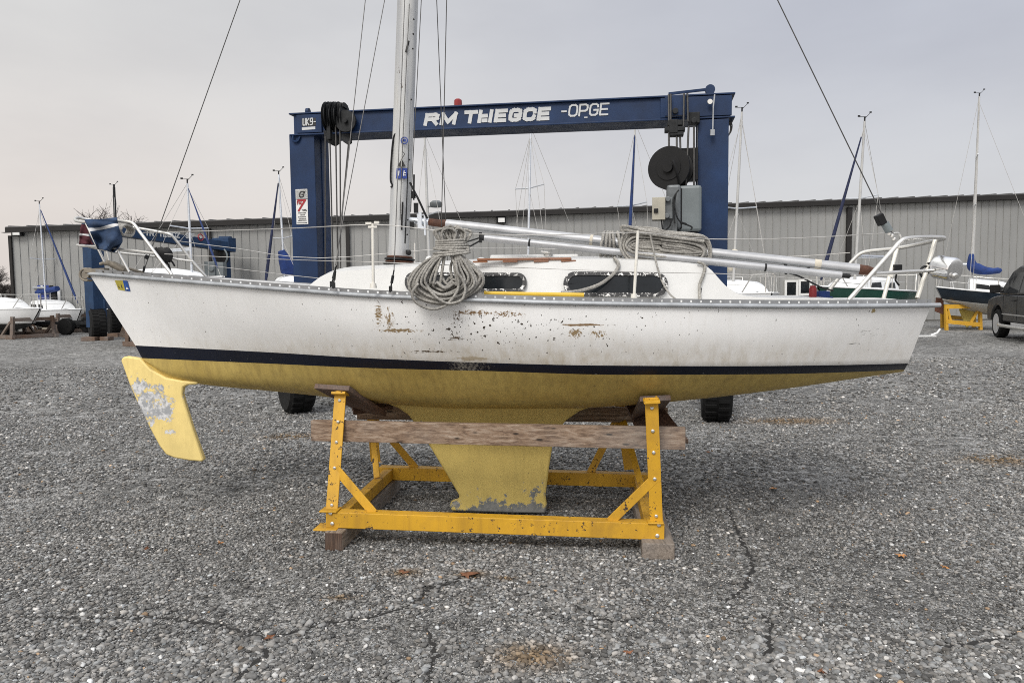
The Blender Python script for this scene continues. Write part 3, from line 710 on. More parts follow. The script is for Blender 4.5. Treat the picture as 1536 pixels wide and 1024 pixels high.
# mast, boom, spar, standing rigging
def mastp(s, y=None): return P(612 + .0364 * s, -s, 5.52)            # point of the mast axis at photo height -s
MB0 = P(597.5, 390, 5.50)
mtop = mastp(1059)
mm = MB(); mp = [MB0.lerp(mtop, k / 20) for k in range(21)]
mm.tube(mp, [.075] * 12 + [.075 - .004 * k for k in range(9)], 20); mast = mm.build('mast', M['mast'], boat, 50)
md_ = (mtop - MB0).normalized()
def onmast(px, py, ang=0, out=.0):      # a point on the camera side of the mast
    p = P(px, py, 5.42 - out); return p
tr = MB(); side = V((.052, -.053, 0)); tr.beam(MB0 + side + md_ * .12, mtop + side * .5, .012, .008, (0, -1, 0)); tr.build('sail_track', M['dark_metal'], mast)
cl = MB()
for h, r, mt in ((-.055, .115, 0), (-.035, .12, 1), (-.018, .105, 0), (.0, .112, 1), (.016, .095, 0)): cl.lathe([(r - .008, h - .008), (r, h - .004), (r, h + .004), (r - .008, h + .008)], MB0 + V((.01, 0, .005)), md_, 20, mt)
cl.build('mast_collar', [M['rust'], M['dark_metal']], boat, 40)
fit = MB()
def fitting(name):
    global fit
    fit.build(name, M['black'], mast, 40); fit = MB()
for px, a, b in ((604, 303, 322), (603, 322, 345), (621, 262, 300)): fit.tube([P(px, a, 5.41), P(px - .5, b, 5.41)], .007, 6); fitting('cleat')
fit.tube(crom([P(600, 198, 5.45), P(591, 205, 5.45), P(587, 240, 5.45), P(586, 270, 5.45), P(589, 278, 5.45), P(586, 281, 5.45)]), .007, 6); fitting('halyard_tail')
fit.tube(crom([P(615, 274, 5.45), P(622, 288, 5.42), P(629, 302, 5.4), P(641, 328, 5.4)]), .008, 6); fitting('halyard_tail')
for px, py, h in ((620, 292, .05), (624, 312, .07), (618, 338, .05), (612, 378, .03)): fit.box(P(px, py, 5.43), (.03, .03, h)); fitting('block')
fit.lathe([(.012, -.01), (.02, -.005), (.02, .005), (.012, .01)], P(613, 379, 5.42), (0, 1, 0), 12); fitting('eye')
for py in (30, 52, 74, 150, 240, 330, 352): fit.lathe([(.006, 0), (.006, .008)], P(605 + (390 - py) * .03 + 5, py, 5.425) - V((0, .012, 0)), (0, 1, 0), 8)
fit.tube([P(613, 62, 5.44), P(609, 78, 5.42)], .008, 6); fitting('rivet')
hl = MB(); hl.tube([P(614, 6, 5.415), P(603, 235, 5.405), P(600, 330, 5.4)], .003, 5)
hl.tube([P(604, 228, 5.4), P(607, 231, 5.4), P(604, 236, 5.4), P(602, 240, 5.4)], .003, 5); hl.build('halyard', M['wire'], mast)
sk = MB()
def ring_decal(mb, c, r0, r1, mat, n=20, yd=-.002):
    for k in range(n):
        a, b = 2 * math.pi * k / n, 2 * math.pi * (k + 1) / n; f = lambda q, r: c + V((r * math.cos(q), 0, r * math.sin(q)))
        mb.prism([f(a, r0), f(a, r1), f(b, r1), f(b, r0)], (0, yd, 0), mat)
c = P(606.5, 211, 5.417); ring_decal(sk, c, .019, .027, 0); sk.prism([c + V((-.01, 0, -.008)), c + V((.012, 0, -.008)), c + V((.012, 0, .01)), c + V((-.006, 0, .012))], (0, -.002, 0), 0)
c = P(602, 250, 5.416)
sk.prism([c + V((-.03, 0, 0)), c + V((.032, 0, 0)), c + V((.004, 0, .055))], (0, -.002, 0), 1); sk.prism([c + V((-.003, -.003, 0)), c + V((.004, -.003, 0)), c + V((.004, -.003, .05)), c + V((.001, -.003, .05))], (0, -.001, 0), 2)
c = P(602.5, 268, 5.416)
sk.prism([c + V((-.042, .006, 0)), c + V((-.006, 0, 0)), c + V((-.003, 0, .075)), c + V((-.036, .006, .075))], (0, -.002, 0), 0); sk.prism([c + V((.0, 0, 0)), c + V((.038, .006, 0)), c + V((.042, .006, .075)), c + V((.003, 0, .075))], (0, -.002, 0), 0)
strokes(sk, '5', c, (.01, 0, 0), (0, 0, .02), 0, 0, .003, (0, -.001, 0), 2) if '5' in GL else None
strokes(sk, 'I', c + V((-.022, -.003, .024)), (.012, 0, 0), (.002, 0, .028), 0, .3, .007, (0, -.0012, 0), 2); strokes(sk, 'H', c + V((.014, -.003, .022)), (.02, 0, 0), (.002, 0, .032), 0, .3, .006, (0, -.0012, 0), 2)
sk.build('sticker', [M['sign_blue'], M['sign_black'], M['sign_white']], mast)

bm_ = MB(); B0, B1 = P(670, 336, 5.42), P(1288, 404, 4.78); bm_.tube([B0, B1], .0345, 20); boom = bm_.build('boom', M['spar'], boat, 50)
bp = MB(); d = (B1 - B0).normalized(); bp.tube([B0 - d * .135, B0 + d * .004], [.026, .030], 16); bp.build('boom_plug', M['rust'], boom, 50)
bp = MB(); bp.tube([B1 - d * .004, B1 + d * .05, B1 + d * .085], [.032, .032, .022], 16); bp.build('boom_plug', M['rust'], boom, 50)
gn = MB(); q = B0 - d * .135; gn.tube([q - d * .10, q + d * .003], [.024, .026], 12); gn.box(q - d * .07 + V((0, -.03, 0)), (.03, .02, .12)); gn.box(q - d * .03 + V((0, -.03, -.02)), (.012, .025, .16)); gn.tube([q - d * .10, P(612, 330, 5.5)], .022, 8)
gn.lathe([(.014, -.02), (.014, .02)], q - d * .05 + V((0, -.03, -.05)), (0, 1, 0), 10); gn.build('gooseneck', M['alu'], boom, 40)
for k, w_ in ((.91, .02), (.38, .01)):
    bd = MB(); c = B0.lerp(B1, k); bd.tube([c - d * w_, c + d * w_], .0365, 20); bd.build('boom_band', M['beige_cloth'], boom, 50)
q = MB(); q.tube([B0 + V((0, -.0305, -.017)) + d * .01, B1 + V((0, -.0305, -.017)) - d * .01], .004, 6); q.build('sail_groove', M['hub'], boom, 60)
sp = MB(); S0, S1 = P(727, 357, 5.15), P(1262, 413, 4.74); sp.tube([S0, S1], .0235, 16); spar = sp.build('whisker_pole', M['spar'], boat, 50)
sf = MB(); d2 = (S1 - S0).normalized(); sf.tube([S0 - d2 * .03, S0 + d2 * .005], .020, 12); sf.box(S0 - d2 * .03, (.02, .03, .07)); sf.tube([S1 - d2 * .005, S1 + d2 * .05], .015, 10)
for k in (.135, .80): sf.lathe([(.0255, -.006), (.0255, .006)], S0.lerp(S1, k), d2, 16)
sf.tube([S0 - d2 * .03, P(690, 366, 5.15)], .005, 6); sf.tube([S0 - d2 * .03 + V((0, 0, -.02)), P(706, 369, 5.13), P(694, 369.5, 5.12)], .006, 6); sf.build('pole_fitting', M['dark_metal'], spar, 40)
# hangers under the boom end
for px in (1178, 1212): hg = MB(); hg.tube([P(px, 393, 4.88), P(px + 1, 410, 4.80)], .010, 8); hg.build('boom_hanger', M['dark_metal'], boom, 40)
hg = MB()
hg.tube(crom([P(1185, 410, 4.8), P(1200, 415, 4.9), P(1230, 430, 5.05), P(1250, 436, 5.05)]), .006, 6); hg.build('boom_line', M['dark_metal'], boom, 40)

rig = []
def wire(name, pts, r, mat='wire', par=None): q = MB(); q.tube(pts, r, 6); return q.build(name, M[mat], par or boat, 60)
wire('forestay', [P(215, 408, 5.76), mastp(788)], .0035)
tb = MB(); tb.tube([P(215, 408, 5.76), P(217, 399, 5.76)], .009, 8); tb.tube([P(219, 388, 5.75), P(221.5, 383, 5.75)], .016, 8); tb.build('turnbuckle', M['dark_metal'], boat, 40)
bks = [P(1343, 360, 4.98), P(1338, 350, 4.99), P(1320, 316, 5.0), mtop]; wire('backstay', bks, .0038)
nb = 4.62
wire('shroud', [P(505, 398, 4.72), P(548, 0, 5.12), mastp(762)], .0032); wire('shroud', [P(503, 398, 4.72), P(513, 340, 4.80), P(577, 0, 5.3), mastp(226)], .0032)
wire('shroud', [P(591, 405, 4.62), P(607, 0, 5.29), mastp(256)], .0035)
far = [mir(P(505, 398, 4.72)), mir(P(591, 405, 4.62))]
wire('halyard', [P(616, 318, 5.44), P(620, 230, 5.44), P(632, 0, 5.46), mtop], .0032)
wire('shroud', [P(672, 415, 6.3), P(655, 0, 5.9), mastp(573)], .0035); wire('halyard', [P(662, 340, 5.4), P(670, 0, 5.45), mtop + V((.12, 0, 0))], .0035)
for a, b, y in (((505, 398), (496, 431), 4.70), ((503, 400), (500, 433), 4.68), ((591, 405), (585, 438), 4.58)):
    tb = MB(); A, B = P(*a, y), P(*b, y); tb.tube([A, B], .005, 6); tb.tube([A.lerp(B, .25), A.lerp(B, .6)], .009, 8); tb.box(A.lerp(B, .85), (.02, .012, .035)); tb.build('turnbuckle', M['dark_metal'], boat, 40)
bl = MB(); a, b = P(1316, 321, 5.0), P(1328, 337, 5.0); ax_ = (P(1338, 350, 5.0) - P(1320, 316, 5.0)).normalized()
bl.beam(P(1317, 322, 4.99), P(1324, 337, 4.99), .05, .052, (0, -1, 0)); bl.build('stay_block', M['black'], boat, bevel=.006)
b2 = MB(); b2.tube([P(1327, 335, 4.99), P(1334, 347, 4.99)], .026, 12); b2.build('stay_insulator', M['grey_box'], boat, 40)
sh = MB()
for px, py in ((1334, 351), (1338, 354), (1341, 359)): sh.lathe([(.01, -.012), (.015, 0), (.01, .012)], P(px, py, 4.98), (.4, .2, .9), 8)
sh.tube(crom([P(1340, 350, 4.98), P(1348, 350, 4.98), P(1352, 357, 4.98)]), .006, 6); sh.build('shackle', M['stainless'], boat, 40)

# ------------------------------------------------------------------ pulpit, pushpit, stanchions, lifelines
def YB(px, hb): return YC((px - 768) / F * 5.4) - hb
pp = MB(); Q = lambda px, py, hb: P(px, py, YB(px, hb))
rt = .0115
pp.tube(crom([Q(112, 328.5, 0), Q(115, 331.5, .06), Q(130, 333, .13), Q(155, 331.5, .18), Q(185, 332, .22), Q(196, 333.5, .23), Q(202, 337.5, .24), Q(212, 351, .26), Q(235, 382, .31), Q(258, 412, .36)], 6), rt, 8)
pp.tube(crom([Q(112, 328.5, 0), Q(116, 326.5, -.06), Q(130, 329, -.13), Q(176, 338, -.2), Q(205, 342, -.24), Q(247, 349.5, -.30), Q(256, 352.5, -.31), Q(262, 358, -.33), Q(288, 391, -.40), Q(311, 417, -.46)], 6), rt, 8)
pp.tube(crom([Q(116, 367.5, .0), Q(124, 369, .08), Q(142, 369.5, .13), Q(176, 373, .2), Q(232, 380, .31)], 5), .0095, 8)
pp.tube(crom([Q(116, 367.5, .0), Q(126, 368.5, -.08), Q(178, 379, -.2), Q(236, 385, -.3), Q(290, 392, -.4)], 5), .0095, 8)
pp.tube([Q(128, 332, .12), Q(142, 362, .14), Q(157, 393, .13)], .0105, 8); pp.tube([Q(177, 377, .2), Q(194, 408, .2)], .0095, 8); pp.tube([Q(150, 331, -.16), Q(165, 395, -.12)], .0095, 8)
pp.build('pulpit', M['stainless'], boat, 60)
an = MB(); c = Q(131, 412, 0)
an.tube([c + V((.045 * math.cos(R(a)), -.02, .045 * math.sin(R(a)))) for a in range(30, 310, 20)], .010, 8); an.tube([c + V((.045 * math.cos(R(a)), .03, .045 * math.sin(R(a)))) for a in range(30, 310, 20)], .010, 8)
an.lathe([(.028, -.03), (.02, 0), (.028, .03)], c, (0, 1, 0), 14); an.beam(c + V((0, 0, .03)), Q(160, 405, 0), .07, .03); an.build('bow_roller', M['galv'], boat, 40)
ac = MB(); ac.tube(crom([Q(150, 396, .05), Q(160, 394, .05), Q(172, 398, .05), Q(188, 406, .05)]), [.012] * 6 + [.022] * 8 + [.028] * 8 + [.03] * 3, 8); ac.tube([Q(155, 393, -.04), Q(215, 409, -.06)], .012, 8); ac.build('anchor', M['galv'], boat, 50)

ps = MB(); tb_ = .0145
ST = lambda px, py, y: P(px, py, y)
ps.tube(crom([ST(1273, 450, 4.62), ST(1310, 408, 4.63), ST(1340, 374, 4.65), ST(1350, 363, 4.66), ST(1360, 358, 4.68), ST(1385, 356, 4.78), ST(1408, 356, 4.92), ST(1416, 357.5, 5.02), ST(1408, 360, 5.15), ST(1396, 362.5, 5.3), ST(1370, 368, 5.5), ST(1340, 373, 5.62), ST(1305, 376.5, 5.74), ST(1290, 381, 5.78), ST(1277, 393, 5.8), ST(1262, 412, 5.82), ST(1240, 440, 5.85)], 6), tb_, 10)
ps.tube([ST(1313, 410.5, 4.63), ST(1350, 408, 4.72), ST(1400, 405.5, 4.86)], .0115, 8)
pushpit = ps.build('pushpit', M['stainless'], boat, 60)
pl = MB(); pl.tube([ST(1403, 360, 4.98), ST(1390, 405, 4.93), ST(1376, 447, 4.9)], .0145, 10); pl.build('rail_post', M['white_tube'], boat, 60); pl = MB(); pl.tube([ST(1345, 374, 5.58), ST(1336, 408, 5.5), ST(1325, 449, 5.45)], .0145, 10); pl.lathe([(.02, -.012), (.02, .012)], ST(1336, 413, 5.49), (0, 0, 1), 12); pl.build('rail_post', M['white_tube'], boat, 60)

ib = MB(); c = P(1345.5, 402, 5.5); ib.box(c, (.055, .05, .05)); ib.tube([c + V((0, 0, -.03)), c + V((-.01, 0, -.09)), c + V((.02, 0, -.13))], .008, 6); ib.build('instrument_box', M['black'], boat, bevel=.006)
for side in (0, 1):
    f = (lambda q: q) if side == 0 else mir
    for (a, b, y) in (((559, 335), (560, 432), 4.58), ((957, 346), (951, 448), 4.5)):
        s = MB(); A, B = f(P(*a, y)), f(P(*b, y)); s.tube([A, B], .0092, 8); s.lathe([(.022, 0), (.018, .03)], B, (0, 0, 1), 10)
        if side == 0 and a[0] < 600: s.box(A + V((-.025, 0, .0)), (.035, .02, .014)); s.box(A + V((.025, 0, .004)), (.03, .02, .016)); s.box(A + V((.0, -.005, -.022)), (.055, .010, .012))
        s.build('stanchion', M['white_tube'] if side == 0 else M['stainless'], boat, 50)
L1 = crom([P(215, 349, 5.35), P(330, 346, 5.0), P(450, 342, 4.75), P(559, 337, 4.58), P(640, 344, 4.53), P(700, 351, 4.5), P(850, 352, 4.5), P(957, 349, 4.5), P(1065, 358.5, 4.5), P(1200, 357, 4.55), P(1325, 350, 4.66)], 4); wire('lifeline', L1, .0028, 'lifeline')
L2 = crom([P(247, 381, 5.3), P(360, 386.5, 5.0), P(480, 391, 4.72), P(560, 393, 4.58), P(680, 398, 4.54), P(820, 403, 4.5), P(955, 408, 4.5), P(1120, 412, 4.52), P(1290, 426, 4.6)], 4); wire('lifeline', L2, .0022, 'lifeline')
L3 = crom([P(262, 361, 6.1), P(350, 372, 6.3), P(480, 387, 6.5), P(700, 372, 6.55), P(957, 378, 6.55), P(1160, 385, 6.2), P(1275, 379, 5.85)], 4); wire('lifeline', L3, .003, 'lifeline')
L4 = crom([P(285, 395, 6.1), P(345, 402, 6.3), P(475, 417, 6.5), P(560, 421, 6.5)], 4); wire('lifeline', L4, .003, 'lifeline')

# small things on deck -------------------------------------------------
grill = thing('boat_grill', P(1402, 402, 4.95), 'polished steel barrel grill clamped on the pushpit rail over the stern', 'grill')
g = MB(); A, B = P(1405, 400, 4.93), P(1434, 405, 4.80); ax_ = (B - A)
Lg = ax_.length; g.lathe([(.072, 0), (.078, .012), (.078, .03), (.075, .05), (.078, Lg - .02), (.07, Lg - .004), (.05, Lg)], A, ax_, 28); g.build('barrel', M['chrome'], grill, 35)
g = MB(); g.lathe([(.03, -.05), (.045, -.02), (.066, .0)], A, ax_, 20); g.tube([P(1392, 398, 4.93), P(1404, 392, 4.95)], .018, 8); g.tube([P(1384, 410, 4.95), P(1404, 403, 4.93)], .016, 8); g.tube([c for c in crom([P(1402, 402, 4.93), P(1386, 400, 4.93), P(1380, 408, 4.93), P(1384, 416, 4.93)])], .008, 8); g.build('bracket', M['dark_metal'], grill, 40)
g = MB(); c = A.lerp(B, .62); dn = V((0, -.1, -1)).normalized(); g.lathe([(.02, .068), (.02, .086), (.012, .09)], c, V((.1, -.75, -.62)), 14); g.build('knob', M['stainless'], grill, 40)
g = MB(); o = P(1219, 449, 4.95); g.lathe([(.022, -.02), (.024, 0), (.024, .07), (.018, .082), (.018, .092)], o, (0, 0, 1), 16); solo(g, 'red_canister', M['red'], 'red plastic canister standing on the side deck beside a dark blue box', 'canister', None, 40)
g = MB(); o = P(1234, 448, 5.0); g.box(o + V((0, 0, .025)), (.075, .06, .055)); g.lathe([(.016, 0), (.016, .02)], o + V((.045, 0, .0)), (1, 0, 0), 10); solo(g, 'fender_box', M['cover_blue'], 'small dark blue box next to the red canister on the stern deck', 'box', None, bevel=.006)
g = MB(); A, B = P(727, 440, 4.55), P(876, 442.5, 4.53); g.tube([A, B], .0135, 12); g.tube([A - (B - A).normalized() * .004, A + V((.01, 0, 0))], .016, 12); solo(g, 'boat_pole', M['yellow_pole'], 'yellow pole lying along the toe rail below the cabin windows', 'pole', None, 50)

# ropes -----------------------------------------------------------------
coil = thing('rope_coil', P(672, 385, 4.5), 'big grey rope coil with round hanging loops tied to the lifeline beside the mast', 'rope')
def RP(px, py, dy=0): return P(px, py, 4.50 + dy)
rc = MB(); rr = random.Random(3); r0 = .0082
for i in range(36):
    i *= 16 / 35; w_l = 9 + 46 * (i / 16) ** .62 + rr.uniform(-3, 3); w_r = 8 + 40 * (i / 16) ** .62 + rr.uniform(-3, 3); bot = 424 + 29 * (i / 16) ** .6 + rr.uniform(-3, 4); dy = -.05 + .09 * rr.random(); cx = 668 + rr.uniform(-4, 4); nx = 676 + (w_r - w_l) * .12
    wide = 424 + rr.uniform(-4, 6)
    rc.tube(crom([RP(nx - 8 - w_l * .12, 381, dy), RP(cx - w_l * .62, 396, dy), RP(cx - w_l, wide - 2, dy - .01), RP(cx - w_l * .72, bot - 8, dy), RP(cx - w_l * .1, bot, dy - .015), RP(cx + w_r * .62, bot - 7, dy), RP(cx + w_r * 1.12, wide - 2, dy - .01), RP(cx + w_r * .85, 400, dy), RP(nx + 6 + w_r * .14, 381, dy)], 6), r0, 8)
rc.tube(crom([RP(628, 425, -.07), RP(618, 440, -.08), RP(626, 455, -.08), RP(648, 463.5, -.08), RP(668, 458, -.08), RP(684, 440, -.08), RP(688, 424, -.07), RP(684, 402, -.06), RP(677, 384, -.03)], 6), r0, 8)
rc.tube(crom([RP(640, 430, -.085), RP(655, 446, -.09), RP(672, 455, -.09), RP(692, 450, -.09), RP(698, 434, -.09), RP(693, 418, -.085), RP(686, 408, -.08), RP(683, 384, -.04)], 6), r0, 8)
rc.build('hanging_loops', M['rope'], coil, 60)
rc = MB()
for i in range(15):
    i *= 10 / 14; x = 660 + 38 * i / 10; a = rr.uniform(-4, 4); dy = -.05 + .09 * rr.random(); h = 340 + abs(i - 5) * .9 + rr.uniform(-2, 2); wd = rr.uniform(4, 9)
    rc.tube(crom([RP(x * .75 + 677 * .25 - wd, 360, dy), RP(x - wd - 2 + a, 348, dy), RP(x + a, h, dy - .01), RP(x + wd + 2 + a, 349, dy), RP(x * .75 + 677 * .25 + wd, 361, dy)], 6), r0, 8)
rc.build('top_bights', M['rope'], coil, 60)
rc = MB()
for i in range(7):
    c = RP(677 + rr.uniform(-1, 1), 360.5 + 3.4 * i, 0); tl = rr.uniform(-.012, .012); ring = []
    for k in range(20):
        a = 2 * math.pi * k / 20; rw = .083 + .008 * rr.random() + .004 * i; ring.append(c + V((rw * math.cos(a), .065 * math.sin(a), tl * math.cos(a) + .006 * math.sin(a))))
    rc.tube(ring, r0, 8, closed=True)
rc.box(RP(700, 374, -.02), (.03, .03, .03)); rc.build('wrapping', M['rope'], coil, 60)

hank = thing('rope_hank', P(1000, 370, 5.2), 'long flat hank of grey rope lashed over the boom above the rear cabin window', 'rope')
def HP(px, py, dy=0): return P(px, py, 5.10 + dy)
hk = MB()
for lay in range(3):
    for i in range(11):
        k = i / 10; top = 344 + 22 * k + rr.uniform(-1.2, 1.2); bot = 395 - 22 * k + rr.uniform(-1.2, 1.2); xl = 932 + 16 * k + rr.uniform(-3, 3); xr = 1066 - 15 * k + rr.uniform(-4, 3); dy = -.13 + .055 * lay + rr.uniform(-.02, .02) - .03 * k
        sag = rr.uniform(-1.5, 2.5); pts = [HP(xl + 14, top, dy), HP(xl + 50, top + 1 + sag, dy - .015), HP(995, top + 4 + rr.uniform(-1, 1), dy - .02), HP(xr - 26, top + 8, dy - .01), HP(xr - 6, top + 14, dy), HP(xr, (top + bot) / 2 + 8, dy), HP(xr - 5, bot - 1 + 4, dy), HP(xr - 24, bot + 4, dy - .01), HP(995, bot + 1 + rr.uniform(-1, 1), dy - .02), HP(xl + 40, bot - 2 + sag, dy - .01), HP(xl + 12, bot - 5, dy), HP(xl, (top + bot) / 2 - 2, dy)]
        hk.tube(crom(pts, 5, True), .0086, 8, closed=True)
hk.tube(crom([HP(936, 352, -.16), HP(932, 341, -.16), HP(942, 340, -.17), HP(985, 350, -.18), HP(1040, 353, -.18), HP(1060, 358, -.15), HP(1064, 372, -.12)], 6), .011, 8)
hk.tube(crom([HP(932, 344, -.15), HP(960, 349, -.19), HP(1010, 356, -.19), HP(1056, 362, -.17)], 6), .0105, 8)
hk.build('strands', M['rope'], hank, 60)
hk = MB()
for i, x in enumerate((905, 911, 916, 921, 928, 935)):
    c = HP(x, 367, .09); ring = []
    for k in range(18):
        a = 2 * math.pi * k / 18; ring.append(c + V((.012 * math.sin(a) + rr.uniform(-.003, .003) + .025 * math.cos(a + .3 * i), .105 * math.cos(a), .086 * math.sin(a))))
    hk.tube(crom(ring, 3, True), .0105, 8, closed=True)
hk.build('lashing', M['rope'], hank, 60)
hk = MB(); TP = lambda px, py, y: P(px, py, min(y, cab_y(px, py) - .02))
hk.tube(crom([TP(921, 386, 4.96), TP(928, 397, 4.9), TP(921, 410, 4.86), TP(900, 426, 4.8), TP(870, 436, 4.74), TP(842, 439, 4.7)], 6), .0115, 8)
hk.tube(crom([TP(1046, 393, 5.0), TP(1057, 398, 4.92), TP(1055, 412, 4.87), TP(1050, 425, 4.84), TP(1049, 434, 4.82), TP(1050, 449, 4.8)], 6), .010, 8)
hk.tube(crom([TP(975, 350, 5.0), TP(983, 388, 4.92), TP(989, 410, 4.86), TP(994, 424, 4.84), TP(1004, 440, 4.7), TP(1014, 449, 4.55)], 6), .006, 6); hk.build('rope_tail', M['rope'], hank, 60)
fr = MB()
for px, py in ((1050, 440),): fr.tube([P(px, 432, 4.815), P(px, 448, 4.81)], .014, 10)
fr.build('rope_shackle', M['dark_metal'], hank, 50)
# gray lashing on the pulpit and dark bag on its middle rail
lr = MB()
for i in range(5):
    c = Q(181 + 2.6 * i, 344 + .5 * i, 0); lr.tube([c + V((.004 * math.sin(k), .10 * math.cos(k * .3491), .042 * math.sin(k * .3491))) for k in range(18)], .009, 6, closed=True)
solo(lr, 'rope_lashing', M['rope'], 'short grey rope lashing wound round the bow rail behind the blue cover', 'rope', None, 60)
bg_ = MB(); c = Q(243, 380, -.28)
rows = []
for v in range(9):
    a = v / 8; zz = .045 - .11 * a; rad = .06 * math.sin(math.pi * min(1, .25 + a * .62)) + .008; rows.append([c + V((rad * math.cos(k * .449) * 1.1 + .03 * a, .6 * rad * math.sin(k * .449), zz + .008 * math.sin(3 * k))) for k in range(15)])
bg_.grid(rows); bg_.add(rows[0], [tuple(range(15))]); bg_.add(rows[-1], [tuple(range(15))])
for x0, y0, x1, y1 in ((246, 388, 256, 408), (250, 386, 262, 399), (243, 388, 249, 402)): bg_.tube(crom([Q(x0, y0, -.28), Q((x0 + x1) / 2 + 2, (y0 + y1) / 2, -.3), Q(x1, y1, -.3)]), .008, 6)
solo(bg_, 'strap_bag', M['black'], 'small black bag with dangling straps on the bow rail', 'bag', None, 50)

# cloths draped over the bow pulpit
def cloth(name, left, right, hbf, nv, nu, mats, band, label, amp=.018):
    rows = []; ids = []
    for v in range(nv + 1):
        b = v / nv; r = []
        for u in range(nu + 1):
            a = u / nu; lx, ly = smooth_tab([(q[2], q[0]) for q in left], b), smooth_tab([(q[2], q[1]) for q in left], b)
            rx, ry = smooth_tab([(q[2], q[0]) for q in right], b), smooth_tab([(q[2], q[1]) for q in right], b)
            px, py = lx + (rx - lx) * a, ly + (ry - ly) * a
            dep = hbf + amp * (math.sin(7 * a + 5 * b) + .7 * math.sin(11 * a * b + 3 * b) + .5 * math.sin(17 * b - 6 * a)) * (.3 + b)
            r.append(Q(px, py, dep))
        rows.append(r)
    mb = MB()
    for v in range(nv):
        for u in range(nu): mb.add([rows[v][u], rows[v][u + 1], rows[v + 1][u + 1], rows[v + 1][u]], [(0, 1, 2, 3)], band(v / nv, u / nu))
    o = solo(mb, name, mats, label, 'cloth', None, 60, weld=True); md = o.modifiers.new('thickness', 'SOLIDIFY'); md.thickness = .006; return o
cloth('blue_cover', [(127, 330, 0), (133, 342, .3), (135, 348, .44), (141, 362, .75), (146, 373, 1)], [(176, 327, 0), (177, 334.5, .3), (178, 339, .44), (183, 362, .75), (172, 379, 1)], .24, 25, 20, [M['blue_cloth'], M['white_cloth']], lambda v, u: 1 if .30 < v < .43 else 0, 'crumpled blue canvas with a white band draped over the bow rail', .032)
cloth('maroon_cloth', [(123, 337, 0), (120, 347, .35), (119, 354, .6), (119, 366, 1)], [(131, 336, 0), (133, 348, .35), (135, 356, .6), (141, 367, 1)], .10, 20, 8, [M['maroon_cloth'], M['white_cloth']], lambda v, u: 1 if .42 < v < .53 else 0, 'dark maroon cloth with a pale band hanging behind the blue cover', .008)
# ================================================================== yellow cradle
M['end_grain'] = wood('dark_end_grain', (.03, .018, .012), (.07, .04, .026), (.12, .075, .05), 2, 2.0)
A0, B0_ = PZ(490, 824, 0), PZ(992, 838, 0)
AX = (B0_ - A0); AX.z = 0; CL = AX.length; AX.normalize(); DN = V((-AX.y, AX.x, 0))   # along the near beam / away from the camera
CO = A0 + DN * .05
def CP(a, d, z): return CO + AX * a + DN * d + V((0, 0, z + (.014 - .028 * a / CL if z > .1 else 0)))
D0, D1 = .06, 1.30
cradle = thing('boat_cradle', CP(CL / 2, .6, 0), 'yellow steel boat cradle with wooden planks and timbers under the white sailboat', 'boat cradle')
ZB, BH = .112, .106
for nm, d in (('base_beam', D0), ('base_beam', D1)):
    q = MB(); q.beam(CP(-.025, d, ZB + BH / 2), CP(CL + .025, d, ZB + BH / 2), .09, BH)
    if d == D0:
        q.box(CP(-.02, d - .01, ZB - .006), (.16, .15, .012), Matrix((AX, DN, V((0, 0, 1)))).transposed()); q.box(CP(CL - .025, d - .01, ZB - .006), (.14, .15, .012), Matrix((AX, DN, V((0, 0, 1)))).transposed())
        q.box(CP(-.005, d - .004, ZB + BH + .005), (.12, .11, .01), Matrix((AX, DN, V((0, 0, 1)))).transposed()); q.box(CP(CL - .03, d - .004, ZB + BH + .005), (.1, .11, .01), Matrix((AX, DN, V((0, 0, 1)))).transposed())
    q.build(nm, M['yellow_steel'], cradle, bevel=.004)
for a in (.0, CL):
    q = MB(); q.box(CP(a + (.06 if a == 0 else -.06), (D0 + D1) / 2, ZB + BH / 2 - .004), (.07, D1 - D0 - .094, BH - .016), Matrix((AX, DN, V((0, 0, 1)))).transposed()); q.build('end_beam', M['yellow_steel'], cradle, bevel=.004)
    q = MB(); sg = 1 if a == 0 else -1; q.box(CP(a + (.055 if a == 0 else -.02), .68, .053 if a else .061), (.12 if a == 0 else .2, 1.5, .105 if a else .122), Matrix((AX, DN, V((0, 0, 1)))).transposed()); q.m[2] = 1 if a == 0 else 0; q.build('timber', [M['timber'], M['end_grain']], cradle, bevel=.006)
def proj_dist(px, py, d):               # point at a photo position on the upright plane d behind the near beam
    r = ray(px, py); o = CO + DN * d; s = (o - CAM).dot(DN) / r.dot(DN); return CAM + r * s
posts = []
PADS = []
for (a, b, c, d) in (((474, 569), (526, 572), (568, 602), (524, 596)), ((959, 587), (1005, 585), (994, 602), (951, 606))):
    a, b, c, d = (on_hull(*k, .0) for k in (a, b, c, d)); n_ = (b - a).cross(d - a); n_.normalize(); n_ = n_ if n_.y < 0 else -n_
    kx = 1.35 if a.x < 0 else 1.9; d2, c2 = a + (d - a) * kx, b + (c - b) * kx; PADS.append(([q + n_ * .03 for q in (a, b, c2, d2)], n_))
def pad_hit(i, px, py):                 # photo position on the underside of a pad
    c, n_ = PADS[i]; o = c[0] + n_ * .036; r_ = ray(px, py); return CAM + r_ * ((o - CAM).dot(n_) / r_.dot(n_))
PT = [((497.5, 768), (511, 586), D0, 0), ((984.5, 784), (977, 596), D0, 0), ((563.5, 692), (565, 598), D1, 1), ((944, 704), (940, 600), D1, 1)]
